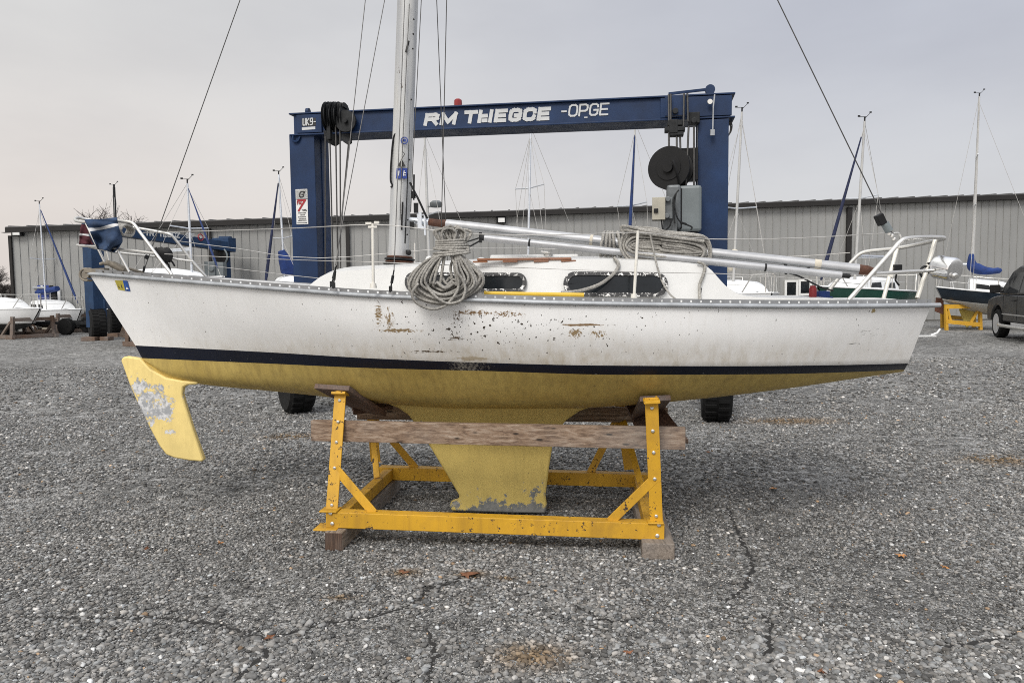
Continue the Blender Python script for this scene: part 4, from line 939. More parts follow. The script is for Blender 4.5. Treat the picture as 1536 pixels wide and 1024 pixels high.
for b_, t_, d, lean in PT:
    A = proj_dist(*b_, d); B = pad_hit(len(posts), *t_) if not lean else mir(posts[len(posts) - 2][1]); posts.append((A, B))
    q = MB(); w_ = .082; ax_ = (B - A).normalized(); out = AX if b_[0] < 700 else -AX
    q.beam(A, B, .012, w_, AX); q.beam(A + out * (-w_ / 2 + .006) + DN * .034, B + out * (-w_ / 2 + .006) + DN * .034, .056, .012, AX)
    q.beam(B - ax_ * .03, B - ax_ * .012, .1, .1, AX)
    pst = q.build('post', M['yellow_steel'], cradle, bevel=.003)
    if d == D0:
        bq = MB()
        for k in (.06, .36, .57, .74, .92):
            c = A.lerp(B, k) - DN * .007; bq.lathe([(.011, 0), (.011, .006), (.006, .010)], c, -DN, 10)
        bq.build('bolt', M['stainless'], pst, 40)
q = MB()
for a, z in ((.02, .03), (CL - .02, .03), (.01, .1), (CL - .01, .1)): q.lathe([(.013, 0), (.013, .006), (.007, .011)], CP(a, D0 - .046, ZB + z), -DN, 10)
q.build('bolt', M['stainless'], cradle, 40)
for i, (k, b, d) in enumerate(((.36, (561, 766), D0), (.36, (915, 775), D0), (.52, (624, 695), D1), (.56, (885, 699), D1))):
    q = MB(); A, B = posts[i][0].lerp(posts[i][1], k), proj_dist(*b, d); B.z = CP((B - CO).dot(AX), d, ZB + BH).z - .012; q.beam(A, B, .012, .06, DN.cross((B - A).normalized())); q.build('knee_brace', M['yellow_steel'], cradle, bevel=.003)
for i, (na, fa, dd) in enumerate((((.06, .42, .0), None, 0), ((CL - .06, .42, 0), None, 0))):
    q = MB(); a = na[0]; q.beam(CP(a, .92, ZB + BH), posts[2 + i][0].lerp(posts[2 + i][1], .55), .05, .012, DN); q.build('knee_brace', M['yellow_steel'], cradle, bevel=.003)
# planks bolted along the posts
def to_plank(px, py, i, dd):            # photo position at the depth of post i behind its face
    A, B = posts[i]; y = (A.y + B.y) / 2
    for _ in range(4): p = P(px, py, y); k = (p.z - A.z) / (B.z - A.z); y = A.y + (B.y - A.y) * k + dd
    return P(px, py, y)
for lft, rgt, hgt, i in (((468, 645), (1028, 657), .145, 0), ((536, 617), (1001, 622), .125, 2)):
    A, B = to_plank(*lft, i, .10 if i == 0 else -.05), to_plank(*rgt, i + 1, .10 if i == 0 else -.05)
    q = MB(); q.beam(A, B, .045, hgt, (0, 0, 1)); q.build('plank', M['plank'], cradle, bevel=.005)
# pads between posts and hull
for i in range(4):
    c4, n_ = PADS[i % 2]; q = MB(); vec = n_ * .036
    if i > 1: c4 = [mir(p) for p in c4]; vec = V((vec.x, -vec.y, vec.z))
    q.prism(c4, vec); q.build('pad', M['pad'], cradle, bevel=.004)
print('cradle', [tuple(round(c) for c in proj(p)) for p in (CP(0, D1, ZB), CP(CL, D1, ZB), CP(0, D1, ZB + BH), CP(CL, D1, ZB + BH), CP(0, 1.4, 0))], 'D', CO.y, 'posts', [[round(c, 2) for c in p] for ab in posts for p in ab])

# ================================================================== travel hoist behind the boat
def wheel(px, py, Y, rad, wid, axis, parent, hubside=1):
    c = P(px, py, Y); c.z = rad; axis = V(axis).normalized(); q = MB()
    q.lathe([(rad * .55, -wid * .46), (rad * .9, -wid * .5), (rad, -wid * .38), (rad, wid * .38), (rad * .9, wid * .5), (rad * .55, wid * .46)], c, axis, 36)
    e1 = axis.orthogonal().normalized(); e2 = axis.cross(e1)
    for k in range(26):                   # tread lugs
        a = 2 * math.pi * k / 26; d = e1 * math.cos(a) + e2 * math.sin(a); tn = axis.cross(d)
        for s in (-1, 1):
            o = c + d * rad + axis * (s * wid * .22) + tn * (s * rad * .05); q.beam(o - axis * wid * .19, o + axis * wid * .19, rad * .09, rad * .06, d)
    w_ = q.build('wheel', M['rubber'], parent, 40)
    q = MB(); q.lathe([(rad * .56, -wid * .44), (rad * .5, -wid * .3), (rad * .2, -wid * .3), (rad * .2, -wid * .4)], c, axis, 24); q.lathe([(rad * .2, wid * .4), (rad * .2, wid * .3), (rad * .5, wid * .3), (rad * .56, wid * .44)], c, axis, 24); q.build('hub', M['hub'], w_, 40)
    return c
YL, YR = 10.35, 9.35
hoist = thing('boat_hoist', V(((P(470, 400, YL).x + P(1066, 400, YR).x) / 2, 9.85, 0)), 'tall blue gantry boat hoist with big pale lettering standing behind the sailboat', 'boat hoist')
HA = P(470, 400, YL); HB = P(1066, 400, YR); hx = (HB - HA); hx.z = 0; hx.normalize(); hd = V((-hx.y, hx.x, 0)); HR = Matrix((hx, hd, V((0, 0, 1)))).transposed()
tl, tr_ = P(437, 170, YL - .22), P(1099, 139, YR - .22); bl_, br = P(437, 202, YL - .22), P(1099, 179, YR - .22)
zt = (tl.z + tr_.z) / 2; print('hoist z', tl.z, tr_.z, bl_.z, br.z)
def HP2(px, Y, z): p = P(px, 300, Y); return V((p.x, p.y, z))
cw, cd = .36, .46
for px, Y, zt_ in ((466.5, YL, bl_.z), (1067, YR, br.z)):
    q = MB(); c = P(px, 300, Y); h = zt_ - .62; q.box(V((c.x, c.y, .62 + h / 2)), (cw, cd, h), HR)
    for s in (-1, 1): q.box(V((c.x, c.y, .62 + h / 2)) + hx * (s * (cw / 2 + .006)), (.012, .05, h - .02), HR)
    q.build('column', M['steel_blue'], hoist, bevel=.012)
q = MB()
def slab(dz0, dz1, d0, d1, ext=0.0):    # a bar along the beam, following its two ends
    a, b = tl - hx * ext, tr_ + hx * ext; pts = []
    for base, zb in ((a, tl.z), (b, tr_.z)):
        pts.append([V((base.x, base.y, 0)) + hd * d + V((0, 0, zb + z)) for d, z in ((d0, dz0), (d1, dz0), (d1, dz1), (d0, dz1))])
    q.add(pts[0] + pts[1], [(0, 1, 2, 3), (7, 6, 5, 4)] + [(i, 4 + i, 4 + (i + 1) % 4, (i + 1) % 4) for i in range(4)])
hL, hR_ = tl.z - bl_.z, tr_.z - br.z; hh = (hL + hR_) / 2
slab(-hh + .02, -.02, .02, .40, -.02); slab(-.02, 0, -.02, .46, .03); slab(-hh, -hh + .02, -.02, .46, .03)
beam_o = q.build('top_beam', M['steel_blue'], hoist, bevel=.004)
q = MB()
def face(px0, px1, d0=-.015, d1=.02):   # thick cap plates at both ends
    for x0, x1 in ((px0, px1),):
        t0 = (x0 - 437) / (1099 - 437); t1 = (x1 - 437) / (1099 - 437); a, b = tl.lerp(tr_, t0), tl.lerp(tr_, t1)
        q.prism([a + hd * d0 + V((0, 0, -.03)), b + hd * d0 + V((0, 0, -.03)), b + hd * d0 + V((0, 0, -hh + .03)), a + hd * d0 + V((0, 0, -hh + .03))], hd * (d1 - d0))
for x0_, x1_ in ((446, 487), (1000, 1030), (1036, 1098)): q = MB(); face(x0_, x1_); q.build('end_plate', M['steel_blue'], beam_o, bevel=.004)
def onbeam(px, frac, out=.0):           # px along the beam, frac of its height from the top, distance in front
    lo_, hi_ = -.1, 1.1
    for _ in range(30):
        t_ = (lo_ + hi_) / 2
        if proj(tl.lerp(tr_, t_))[0] < px: lo_ = t_
        else: hi_ = t_
    p = tl.lerp(tr_, t_) - hd * out; lo = hh; return p + V((0, 0, -lo * frac)) + hd * .02
# lettering
q = MB(); px = 634
bz = (tr_ - tl).normalized()
def letters(txt, px0, px1, f0, f1, thick, shear, mat, gap=.25):
    o = onbeam(px0, f1, .004); e = onbeam(px1, f1, .004); tot = sum({'I': .12, 'M': 1.15, '-': .7, ' ': .65, 'H': .66}.get(c, 1.0) + gap for c in txt) - gap + shear
    ez = onbeam(px0, f0, .004) - o; strokes(q, txt, o, (e - o) / tot, ez, 0, gap, thick, -hd * .004, mat, shear)
for args in (('RM', 637, 684, .34, .72, .047, .18, 0, .42), ('THIEGCE', 697, 825, .30, .70, .047, .18, 0, .46), ('-OPGE', 841, 914, .20, .64, .022, .16, 0, .28)): q = MB(); letters(*args); q.build('lettering', M['letter'], beam_o)
q = MB(); q.prism([onbeam(453, .28, .037), onbeam(474, .26, .037), onbeam(474, .60, .037), onbeam(470, .62, .037), onbeam(453, .62, .037)], hd * .002, 0); q.prism([onbeam(453, .66, .037), onbeam(473, .64, .037), onbeam(473, .76, .037), onbeam(453, .78, .037)], hd * .002, 1)
o = onbeam(455, .57, .039); strokes(q, 'UK9-', o, hx * .040, V((0, 0, .085)), 0, .28, .013, -hd * .003, 1, .1)
q.prism([onbeam(876, .70, .006), onbeam(881, .70, .006), onbeam(881, .75, .006), onbeam(876, .75, .006)], hd * .002, 1)
q.build('maker_plate', [M['sign_black'], M['letter']], beam_o)
# warning plate on the left column
c = P(464.5, 310, YL); fy = c - hd * (cd / 2 + .004); U = lambda x, z: V((0, 0, 0)) + fy + hx * x + V((0, 0, z))
cz = P(464.5, 310, YL - .23).z; fy.z = cz
q = MB(); q.prism([U(-.085, .235), U(.085, .235), U(.085, -.235), U(-.085, -.235)], hd * .003, 0)
q.prism([U(-.078, .229) - hd * .001, U(.078, .229) - hd * .001, U(.078, .105) - hd * .001, U(-.078, .105) - hd * .001], hd * .0, 0)
for z0, z1 in ((.098, .104),): q.prism([U(-.085, z1) - hd * .003, U(.085, z1) - hd * .003, U(.085, z0) - hd * .003, U(-.085, z0) - hd * .003], hd * .002, 2)
strokes(q, 'G', U(-.03, .13) - hd * .001, hx * .06, V((0, 0, .07)), 0, 0, .016, -hd * .003, 2, .2); q.prism([U(.01, .2) - hd * .003, U(.06, .21) - hd * .003, U(.05, .18) - hd * .003], hd * .002, 2)
strokes(q, '7', U(-.055, -.05) - hd * .001, hx * .095, V((0, 0, .135)), 0, 0, .026, -hd * .003, 1, .1); strokes(q, 'FAL', U(-.065, .035) - hd * .003, hx * .022, V((0, 0, .035)), 0, .3, .009, -hd * .003, 1, 0)
for j, (z, x0, x1) in enumerate(((-.04, .0, .07), (-.055, .01, .07), (-.085, -.055, .055), (-.112, -.03, .04), (-.138, -.06, .06), (-.165, -.05, .055), (-.185, -.06, .06), (-.215, -.07, .07))):
    x = x0
    while x < x1 - .008:
        w_ = random.uniform(.006, .016); q.prism([U(x, z + .006) - hd * .003, U(min(x + w_, x1), z + .006) - hd * .003, U(min(x + w_, x1), z - .006) - hd * .003, U(x, z - .006) - hd * .003], hd * .002, 2); x += w_ + .005
q.build('warning_plate', [M['sign_white'], M['sign_red'], M['sign_black']], hoist)
# beacon, sheaves, cables, reel, cabinets
q = MB(); o = onbeam(682, 0, -.15); q.lathe([(.07, 0), (.065, .03)], o, (0, 0, 1), 14, 1); q.lathe([(.05, .03), (.055, .06), (.05, .11), (.03, .125)], o, (0, 0, 1), 8, 0); q.build('beacon', [M['red_lamp'], M['black']], hoist, 40)
q = MB()
for px_, r in ((493, .20), (501, .20), (508, .2), (516, .19)):
    cpt = P(px_, 176, YL - .28); q.lathe([(r, -.02), (r * .82, -.008), (r * .82, .008), (r, .02)], cpt, hx, 26)
q.lathe([(.14, -.02), (.14, .02)], P(519, 182, YL - .42), -hd, 24); q.lathe([(.03, 0), (.03, .05)], P(519, 182, YL - .44), -hd, 12)
q.box(P(497, 185, YL - .30), (.05, .2, .45), HR); q.box(P(508, 160, YL - .30), (.2, .16, .05), HR)
q.prism([P(a, b, YL - .36) for a, b in ((511, 196), (524, 190), (526, 214), (521, 217), (515, 213), (511, 204))], hd * .05); q.prism([P(a, b, YL - .34) for a, b in ((485, 196), (500, 196), (500, 212), (494, 216), (487, 209))], hd * .2)
q.build('sheave_block', M['dark_metal'], hoist, 40)
q = MB(); q.lathe([(.05, -.02), (.05, .02)], P(462, 168, YL - .1), hx, 16); q.build('lifting_eye', M['steel_blue'], hoist, 40)
q = MB(); q.lathe([(.06, -.03), (.06, .03)], P(1065, 135, YR), -hd, 20); q.beam(P(1003, 141, YR), P(1064, 134, YR), .03, .03); q.build('tension_arm', M['steel_blue'], hoist, 40)
q = MB(); q.tube(crom([P(440, 204, YL - .24), P(439, 211, YL - .24), P(446, 212, YL - .24), P(450, 205, YL - .24)]), .014, 6); q.build('beam_fitting', M['steel_blue'], hoist, 40)
q = MB()
for i, (a, b) in enumerate((((495, 215), (500, 420)), ((503, 170), (507, 420)), ((510, 172), (511, 420)), ((523, 212), (511, 345)), ((488, 205), (488, 420)))):
    q = MB(); q.tube([P(*a, YL - .38), P(*b, YL - .3)], .011, 6); q.build('hoist_cable', M['wire'], hoist, 50)
for i, (a, b) in enumerate((((1003, 142), (1004, 330)), ((1015, 200), (1016, 340)), ((1020, 200), (1022, 270)), ((1033, 190), (1028, 300)), ((1041, 190), (1041, 300)), ((1006, 141), (1006, 186)), ((1026, 140), (1025, 196)), ((1031, 140), (1032, 182)))):
    q = MB(); q.tube([P(*a, YR - .36), P(*b, YR - .34)], .012, 6); q.build('hoist_cable', M['wire'], hoist, 50)
q = MB(); q.tube([P(1072, 142, YR - .3), P(1070, 160, YR - .3), P(1069, 200, YR - .3)], .009, 6); q.box(P(1068.5, 199, YR - .3), (.05, .03, .07)); q.build('hose', M['rub'], hoist, 50)
q = MB(); q.lathe([(.035, 0), (.03, .02)], P(1065, 153, YR - .25), -hd, 14); q.build('pin', M['stainless'], hoist, 50)
q = MB()
q.tube(crom([P(1091, 178, YR), P(1096, 190, YR), P(1093, 203, YR), P(1086, 201, YR)]), .008, 6); q.build('hose', M['wire'], hoist, 50); q = MB(); q.tube(crom([P(1093, 178, YR), P(1098, 188, YR), P(1095, 200, YR), P(1087, 203, YR)]), .008, 6)
q.build('hose', M['wire'], hoist, 50)
q = MB(); q.box(P(1013, 159, YR - .27), (.24, .06, .24), HR, 0); q.lathe([(.035, 0), (.035, .03)], P(1013, 167, YR - .31), -hd, 14, 1); q.build('cross_plate', [M['steel_blue'], M['dark_metal']], hoist, bevel=.004)
q = MB()
for a, b, w_, h_ in ((1012, 186, .17, .06), (1012, 195, .24, .05), (1015, 202, .16, .04), (1010, 191, .1, .16)): q.box(P(a, b, YR - .33), (w_, .14, h_), HR)
q.box(P(1041, 178, YR - .22), (.13, .12, .13), HR); q.lathe([(.035, 0), (.035, .02)], P(1041, 181, YR - .29), -hd, 12); q.build('pulley_bracket', M['dark_metal'], hoist, bevel=.006)
q = MB(); c = P(1006, 253, YR - .3); q.lathe([(.255, -.09), (.255, -.06), (.2, -.05), (.2, .05), (.255, .06), (.255, .09)], c, V((-.55, -1, 0)), 36); q.lathe([(.06, -.14), (.06, .14)], c, V((-.55, -1, 0)), 16); q.lathe([(.15, .09), (.15, .1), (.12, .1)], c, V((-.55, -1, 0)), 24)
q.box(P(1031, 248, YR - .2), (.24, .2, .38), HR); q.tube(crom([c + V((0, -.15, .05)), P(1010, 242, YR - .5), P(1016, 262, YR - .5), P(1020, 285, YR - .4)]), .014, 6); q.build('cable_reel', M['black'], hoist, 40, bevel=.008)
q = MB(); q.box(P(1034, 315, YR - .3), (.27, .36, .55), HR); q.build('motor_cabinet', M['grey_box'], hoist, bevel=.035)
q = MB(); q.box(P(1010, 313, YR - .32), (.165, .36, .53), HR); q.build('motor_cabinet', M['hub'], hoist, bevel=.03)
q = MB(); q.box(P(1020, 315, YR - .3), (.04, .33, .48), HR); q.box(P(1030, 346, YR - .3), (.25, .3, .06), HR); q.build('cabinet_base', M['black'], hoist, bevel=.01)
q = MB(); q.box(P(988, 314, YR - .55), (.15, .2, .26), HR, 0); q.box(P(1001, 313, YR - .53), (.12, .12, .25), HR, 1); q.box(P(1005, 338, YR - .5), (.16, .12, .16), HR, 1)
q.lathe([(.03, 0), (.03, .04)], P(1002, 299, YR - .6), -hd, 12, 1); q.lathe([(.035, 0), (.03, .05)], P(1000, 324, YR - .6), -hd, 12, 1); q.box(P(984, 316, YR - .66), (.05, .01, .05), HR, 2); q.build('control_box', [M['beige_box'], M['hub'], M['black']], hoist, bevel=.01)
q = MB()
for pts in ([(992, 328), (995, 345), (1004, 340), (1008, 328)], [(1014, 290), (1012, 310), (1018, 330), (1030, 336)], [(1018, 285), (1010, 300), (1012, 335)], [(1036, 345), (1037, 340), (1020, 334)]): q.tube(crom([P(a, b, YR - .62) for a, b in pts]), .009, 6)
q.build('conduit', M['dark_metal'], hoist, 50)
# undercarriage
for (px, Y, wx) in ((466.5, YL, 445), (1067, YR, 1073)):
    c = P(px, 300, Y); c.z = 0
    q = MB(); a = c + V((0, 0, .72)); q.beam(a - hd * .3, a + hd * 3.6, .34, .28); q.beam(c + V((0, 0, .62)) - hd * 3e-3, c + V((0, 0, .3)) - hd * 3e-3, .2, .2, (0, 1, 0)); q.beam(c + hd * 3.3 + V((0, 0, .6)), c + hd * 3.3 + V((0, 0, .3)), .2, .2, (0, 1, 0)); q.build('side_beam', M['steel_blue'], hoist, bevel=.01)
ax_l = V((.86, .5, 0)); ax_r = V((1, -.22, 0))
w1 = wheel(445, 590, YL, .44, .36, ax_l, hoist); w2 = wheel(1074, 590, YR, .46, .36, ax_r, hoist)
for c, Y in ((466.5, YL), (1067, YR)):
    o = P(c, 300, Y) + hd * 3.3; pxx = proj(V((o.x, o.y, .44)))[0]; wheel(pxx, 560, o.y, .44, .34, hx, hoist)
print('wheels', proj(w1 - V((0, 0, .44))), proj(w2 - V((0, 0, .46))))
# ================================================================== steel building
GL0, GR0 = PZ(25, 497, 0), PZ(1536, 477.5, 0)
bx = (GR0 - GL0); bx.z = 0; BLn = bx.length; bx.normalize(); bn = V((-bx.y, bx.x, 0)); BRm = Matrix((bx, bn, V((0, 0, 1)))).transposed()
z0 = P(8, 343, GL0.y).z; z1 = P(1536, 293, GR0.y).z; print('building', GL0, GR0, z0, z1)
EXT = 14; BL2 = BLn + EXT
def ztop(a): return z0 + (z1 - z0) * a / BLn
def WP(a, d, z): return GL0 + bx * a + bn * d + V((0, 0, z))
def wall_at(px, py, d=0.0):              # point on the wall plane under a photo position
    r = ray(px, py); o = GL0 + bn * d; return CAM + r * ((o - CAM).dot(bn) / r.dot(bn))
def wa(px, py=430): return (wall_at(px, py) - GL0).dot(bx)
bld = thing('warehouse', GL0 + bx * (BLn / 2), 'long grey corrugated metal warehouse with a dark eave across the whole background', 'building')
def wall_mat():
    n = NT('ribbed_wall_sheet'); c = n.mix(n.rng(n.noise(.25, 5), .3, .7), (.225, .226, .218), (.285, .286, .275)); c = n.mix(n.rng(n.noise(1, 6, .7, n.mapped((3, 3, .25))), .5, .8, 0, .5), c, (.27, .265, .25))
    return n.done(c, .5, .1)
M['wall'] = wall_mat()
q = MB(); prof = []; a = 0.0
while a < BL2:
    prof += [(a, 0), (a + .325, 0), (a + .335, .03), (a + .36, .03), (a + .365, 0)]; a += .365
prof = [(min(x, BL2), d) for x, d in prof]
q.grid([[WP(x, -d, 0) for x, d in prof], [WP(x, -d, ztop(x)) for x, d in prof]])
q.grid([[WP(0, .02, 0), WP(0, 18, 0)], [WP(0, .02, z0), WP(0, 18, z0 + .3)]]); q.grid([[WP(BL2, .02, 0), WP(BL2, 18, 0)], [WP(BL2, .02, ztop(BL2)), WP(BL2, 18, ztop(BL2))]]); q.grid([[WP(0, 18, 0), WP(BL2, 18, 0)], [WP(0, 18, z0), WP(BL2, 18, ztop(BL2))]])
q.build('wall', M['wall'], bld, normals=False)
q = MB(); q.prism([WP(-.05, -.3, z0 - .0), WP(BL2, -.3, ztop(BL2)), WP(BL2, 9, ztop(BL2) + .6), WP(-.05, 9, z0 + .6)], (0, 0, .06)); q.prism([WP(-.25, 18.2, z0), WP(BL2, 18.2, ztop(BL2)), WP(BL2, 9.002, ztop(BL2) + .6), WP(-.25, 9.002, z0 + .6)], (0, 0, .06))
a = 0.1
while a < BL2: q.beam(WP(a, -.3, ztop(a) + .075), WP(a, 8.9, ztop(a) + .67), .07, .05); a += .8
q.build('roof', M['roof_metal'], bld)
q = MB(); q.prism([WP(-.05, -.34, z0 - .20), WP(BL2, -.34, ztop(BL2) - .20), WP(BL2, -.34, ztop(BL2) + .02), WP(-.05, -.34, z0 + .02)], bn * .05); q.prism([WP(-.25, -.28, z0 - .20), WP(BL2, -.28, ztop(BL2) - .20), WP(BL2, -.05, ztop(BL2) - .20), WP(-.25, -.05, z0 - .20)], (0, 0, .02)); q.build('eave_trim', M['trim_dark'], bld)
q = MB(); q.box(WP(-.02, -.03, z0 / 2 - .16), (.12, .16, z0 - .32), BRm); q.build('corner_trim', M['trim_dark'], bld)
for px in (318, 524, 1270):
    q = MB(); a = wa(px); h = ztop(a) - .3; q.box(WP(a, -.11, h / 2), (.16 if px < 600 else .24, .12, h - .01), BRm); q.build('downspout', M['trim_dark'], bld)
for px, py in ((27, 349), (752, 330)):
    q = MB(); p = wall_at(px, py, -.16); q.box(p, (.42, .22, .3), BRm, 0); q.box(p - bn * .14 + V((0, 0, -.02)), (.3, .05, .2), BRm, 1); q.build('wall_light', [M['black'], M['sign_white']], bld, bevel=.01)
def opening(px0, px1, py0, py1, door):
    a0, a1 = wa(px0), wa(px1); zt_, zb = wall_at(px0, py0).z, max(wall_at(px0, py1).z, .02); c = WP((a0 + a1) / 2, -.06, (zt_ + zb) / 2); w_, h = a1 - a0, zt_ - zb
    f = MB()
    for s in (-1, 1): f.box(c + bx * (s * (w_ / 2 - .05)), (.1, .1, h), BRm)
    for s in (-1, 1): f.box(c + V((0, 0, s * (h / 2 - .05))), (w_ - .204, .1, .1), BRm)
    if door: f.box(c + V((0, 0, -.1)), (w_ - .204, .08, .1), BRm)
    o = f.build('door' if door else 'window', M['sign_white'], bld); g = MB(); g.box(c + bn * .01, (w_ - .2, .04, h - .2), BRm); g.build('pane', M['glass'], o); return c
opening(58, 73, 434, 496, True); opening(74, 91, 433, 496, True); opening(129, 139, 433, 470, False); opening(1176, 1196, 420, 446, False); opening(1196.5, 1216, 419, 443, False)
q = MB(); p = wall_at(77, 431.5, -.12); q.box(p, (.12, .12, .2), BRm); q.build('wall_light', M['black'], bld)
s_ = MB(); c = wall_at(65, 438, -.14); s_.box(c, (.5, .02, .62), BRm, 0); strokes(s_, 'L', c + bx * -.05 - bn * .012 + V((0, 0, -.05)), bx * .3, V((0, 0, .3)), 0, 0, .09, -bn * .01, 1, 0); s_.build('door_sign', [M['sign_blue'], M['sign_white']], bld)

q = MB(); q.add([WP(0, -1.3, .004), WP(BL2, -1.3, .004), WP(BL2, -.03, .004), WP(0, -.03, .004)], [(0, 1, 2, 3)]); tag(q.build('ground_strip', simple('dark_strip', (.055, .05, .042), .95, 0, .5, 1.5, .5, 8), normals=False), 'dark strip of ground along the foot of the warehouse wall', None, None, 'structure')  # thin flat strip, darker than the gravel, along the wall foot

# ================================================================== boats in the yard
def yard_boat(label, bow, stern, beam, fb, draft, mats, cab=(.28, .70, .42), mast=None, jib=None, cover=None, rails=True, stripe=False, group='sailboats laid up in the yard', rudder=None, keelcol='antifoul', rig='lifeline', spread=(.55,), furl=None, radar=False, kf=(.40, .62, .58, .47)):
    Bp, Sp = P(*bow), P(*stern); u = Sp - Bp; u.z = 0; L = u.length; u.normalize(); vv = V((-u.y, u.x, 0))
    zB, zS = Bp.z, Sp.z; o = thing('yard_sailboat', V(((Bp.x + Sp.x) / 2, (Bp.y + Sp.y) / 2, 0)), label, 'sailboat', group)
    def W(t, v, z): return V((Bp.x, Bp.y, 0)) + u * (L * t) + vv * v + V((0, 0, z))
    zs = lambda t: zB + (zS - zB) * t - .05 * math.sin(math.pi * t) * L / 7
    hbm = lambda t: beam / 2 * smooth_tab([(0, .02), (.12, .35), (.3, .74), (.5, .97), (.65, 1), (.85, .88), (1, .68)], t)
    h = MB(); n = 28; rows = []
    for i in range(n + 1):
        t = i / n; b = hbm(t); zt = zs(t); zk = zt - fb - draft * math.sin(math.pi * min(1, .08 + .9 * t)) ** .7 + (.0 if t > .02 else 0); rk = .10 * (1 - t) ** 4
        wl = zt - fb; half = [(b, zt), (b * .985, zt - fb * .33), (b * .95, zt - fb * .66), (b * .86, wl), (b * .82, wl - .06), (b * .55, wl - (wl - zk) * .55), (b * .2, wl - (wl - zk) * .92), (0, zk)]
        r = []
        for j, (y, z) in enumerate(half): tt = t + rk * (zt - z) / max(fb, .1) - .05 * t ** 6 * (zt - z) / max(fb, .1); r.append((tt, y, z))
        rows.append([W(a, -y, z) for a, y, z in r] + [W(a, y, z) for a, y, z in r[:-1]][::-1])
    m_ = len(rows[0])
    for i in range(n):
        for k in range(m_ - 1):
            kk = min(k, m_ - 2 - k); mat = 0 if kk < 3 else (1 if kk == 3 else 2); h.add([rows[i][k], rows[i][k + 1], rows[i + 1][k + 1], rows[i + 1][k]], [(0, 1, 2, 3)], mat)
    h.add(rows[-1], [tuple(range(m_))], 0)
    h.build('hull', [mats[0], mats[1], mats[2]], o, 45, weld=True)
    d = MB(); dr = []
    for i in range(n + 1):
        t = i / n; b = hbm(t) * .99; dr.append([W(t, -b, zs(t) + .004), W(t, -b * .5, zs(t) + .03), W(t, 0, zs(t) + .045), W(t, b * .5, zs(t) + .03), W(t, b, zs(t) + .004)])
    d.grid(dr)
    for s in (-1, 1): d.tube([W(i / n, s * hbm(i / n), zs(i / n) + .02) for i in range(n + 1)], .025, 6)
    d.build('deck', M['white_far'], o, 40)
    c0, c1, ch = cab; c = MB(); cr = []
    for k in range(13):
        a = k / 12; t = c0 + (c1 - c0) * a; b = hbm(t) * .62; hh_ = ch * smooth_tab([(0, .02), (.25, .7), (.5, .95), (.9, 1.0), (1, .98)], a); z = zs(t)
        cr.append([W(t, -b, z - .02), W(t, -b * .92, z + hh_ * .8), W(t, -b * .8, z + hh_), W(t, 0, z + hh_ + .06), W(t, b * .8, z + hh_), W(t, b * .92, z + hh_ * .8), W(t, b, z - .02)])
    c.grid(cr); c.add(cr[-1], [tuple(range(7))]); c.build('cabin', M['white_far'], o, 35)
    for s in (-1, 1):
        wq = MB()
        for a0, a1 in ((.38, .58), (.64, .9)):
            pts = []
            for a, f in ((a0, .25), (a1, .25), (a1, .68), (a0 + .03, .62)):
                t = c0 + (c1 - c0) * a; b = hbm(t) * .62; hh_ = ch * smooth_tab([(0, .02), (.25, .7), (.5, .95), (.9, 1.0), (1, .98)], a); pts.append(W(t, s * (b * (1 - .1 * f) + .012), zs(t) + hh_ * f))
            wq.prism(pts, vv * (-s * .03))
        wq.build('window', M['glass'], o)
    if rails:
        rl = MB(); hr = .55
        for s in (-1, 1):
            rl.tube([W(.0, s * .02, zs(0) + hr), W(.1, s * hbm(.1), zs(.1) + hr), W(.17, s * hbm(.17) * .97, zs(.17) + .02)], .02, 6); rl.tube([W(.03, s * hbm(.03), zs(0)), W(.03, s * hbm(.03), zs(0) + hr)], .018, 6)
            rl.tube([W(.86, s * hbm(.86) * .95, zs(.86)), W(.88, s * hbm(.88) * .95, zs(.88) + hr), W(.99, s * hbm(.99) * .95, zs(1) + hr), W(.99, s * hbm(.99) * .95, zs(1))], .02, 6)
            for t in (.32, .5, .68): rl.tube([W(t, s * hbm(t) * .96, zs(t)), W(t, s * hbm(t) * .96, zs(t) + hr)], .014, 6)
            for zz in (.5, 1): rl.tube([W(t, s * hbm(t) * .96, zs(t) + hr * zz) for t in (.1, .32, .5, .68, .88)], .006, 5)
        rl.tube([W(.99, -hbm(.99) * .95, zs(1) + hr), W(.99, hbm(.99) * .95, zs(1) + hr)], .02, 6); rl.build('guard_rail', M['stainless'], o, 60)
    k = MB(); zk = zs(.5) - fb - draft; kz = .02 if keelcol == 'antifoul' else max(.08, zk - 1.1); k.prism([W(kf[0], -.07, zk + .25), W(kf[1], -.07, zk + .25), W(kf[2], -.07, kz), W(kf[3], -.07, kz)], vv * .14); k.build('keel', M[keelcol], o, bevel=.02)
    if rudder:
        k = MB(); tb, te, ztp, zbt, mt = rudder; k.prism([W(tb, -.04, ztp), W(te, -.04, ztp - .03), W(te - .01 if te > tb else te, -.04, zbt), W(tb + .005, -.04, zbt + .12)], vv * .08); k.build('rudder', M[mt], o, bevel=.02)
    if mast:
        mt, (tx, ty), (b_x, b_y), rad, mm_ = mast; pb_ = W(mt, 0, zs(mt) + ch * .6); Yb = pb_.y
        top = P(tx, ty, Yb); lo = P(b_x, b_y, Yb); q0 = V(pb_); dd = (top - lo); base = lo + dd * ((q0.z - lo.z) / dd.z)
        mq = MB(); mq.tube([base, base.lerp(top, .6), top], [rad, rad, rad * .75], 10); H = (top - base); mo = mq.build('mast', M[mm_], o, 50)
        sq = MB(); rigm = MB()
        hs = hbm(mt) * .9
        fore, aft = W(.02, 0, zs(0)), W(.98, 0, zs(1)); rw = .0065
        rigm.tube([fore, base + H * .97], rw, 5); rigm.tube([aft, top], rw, 5)
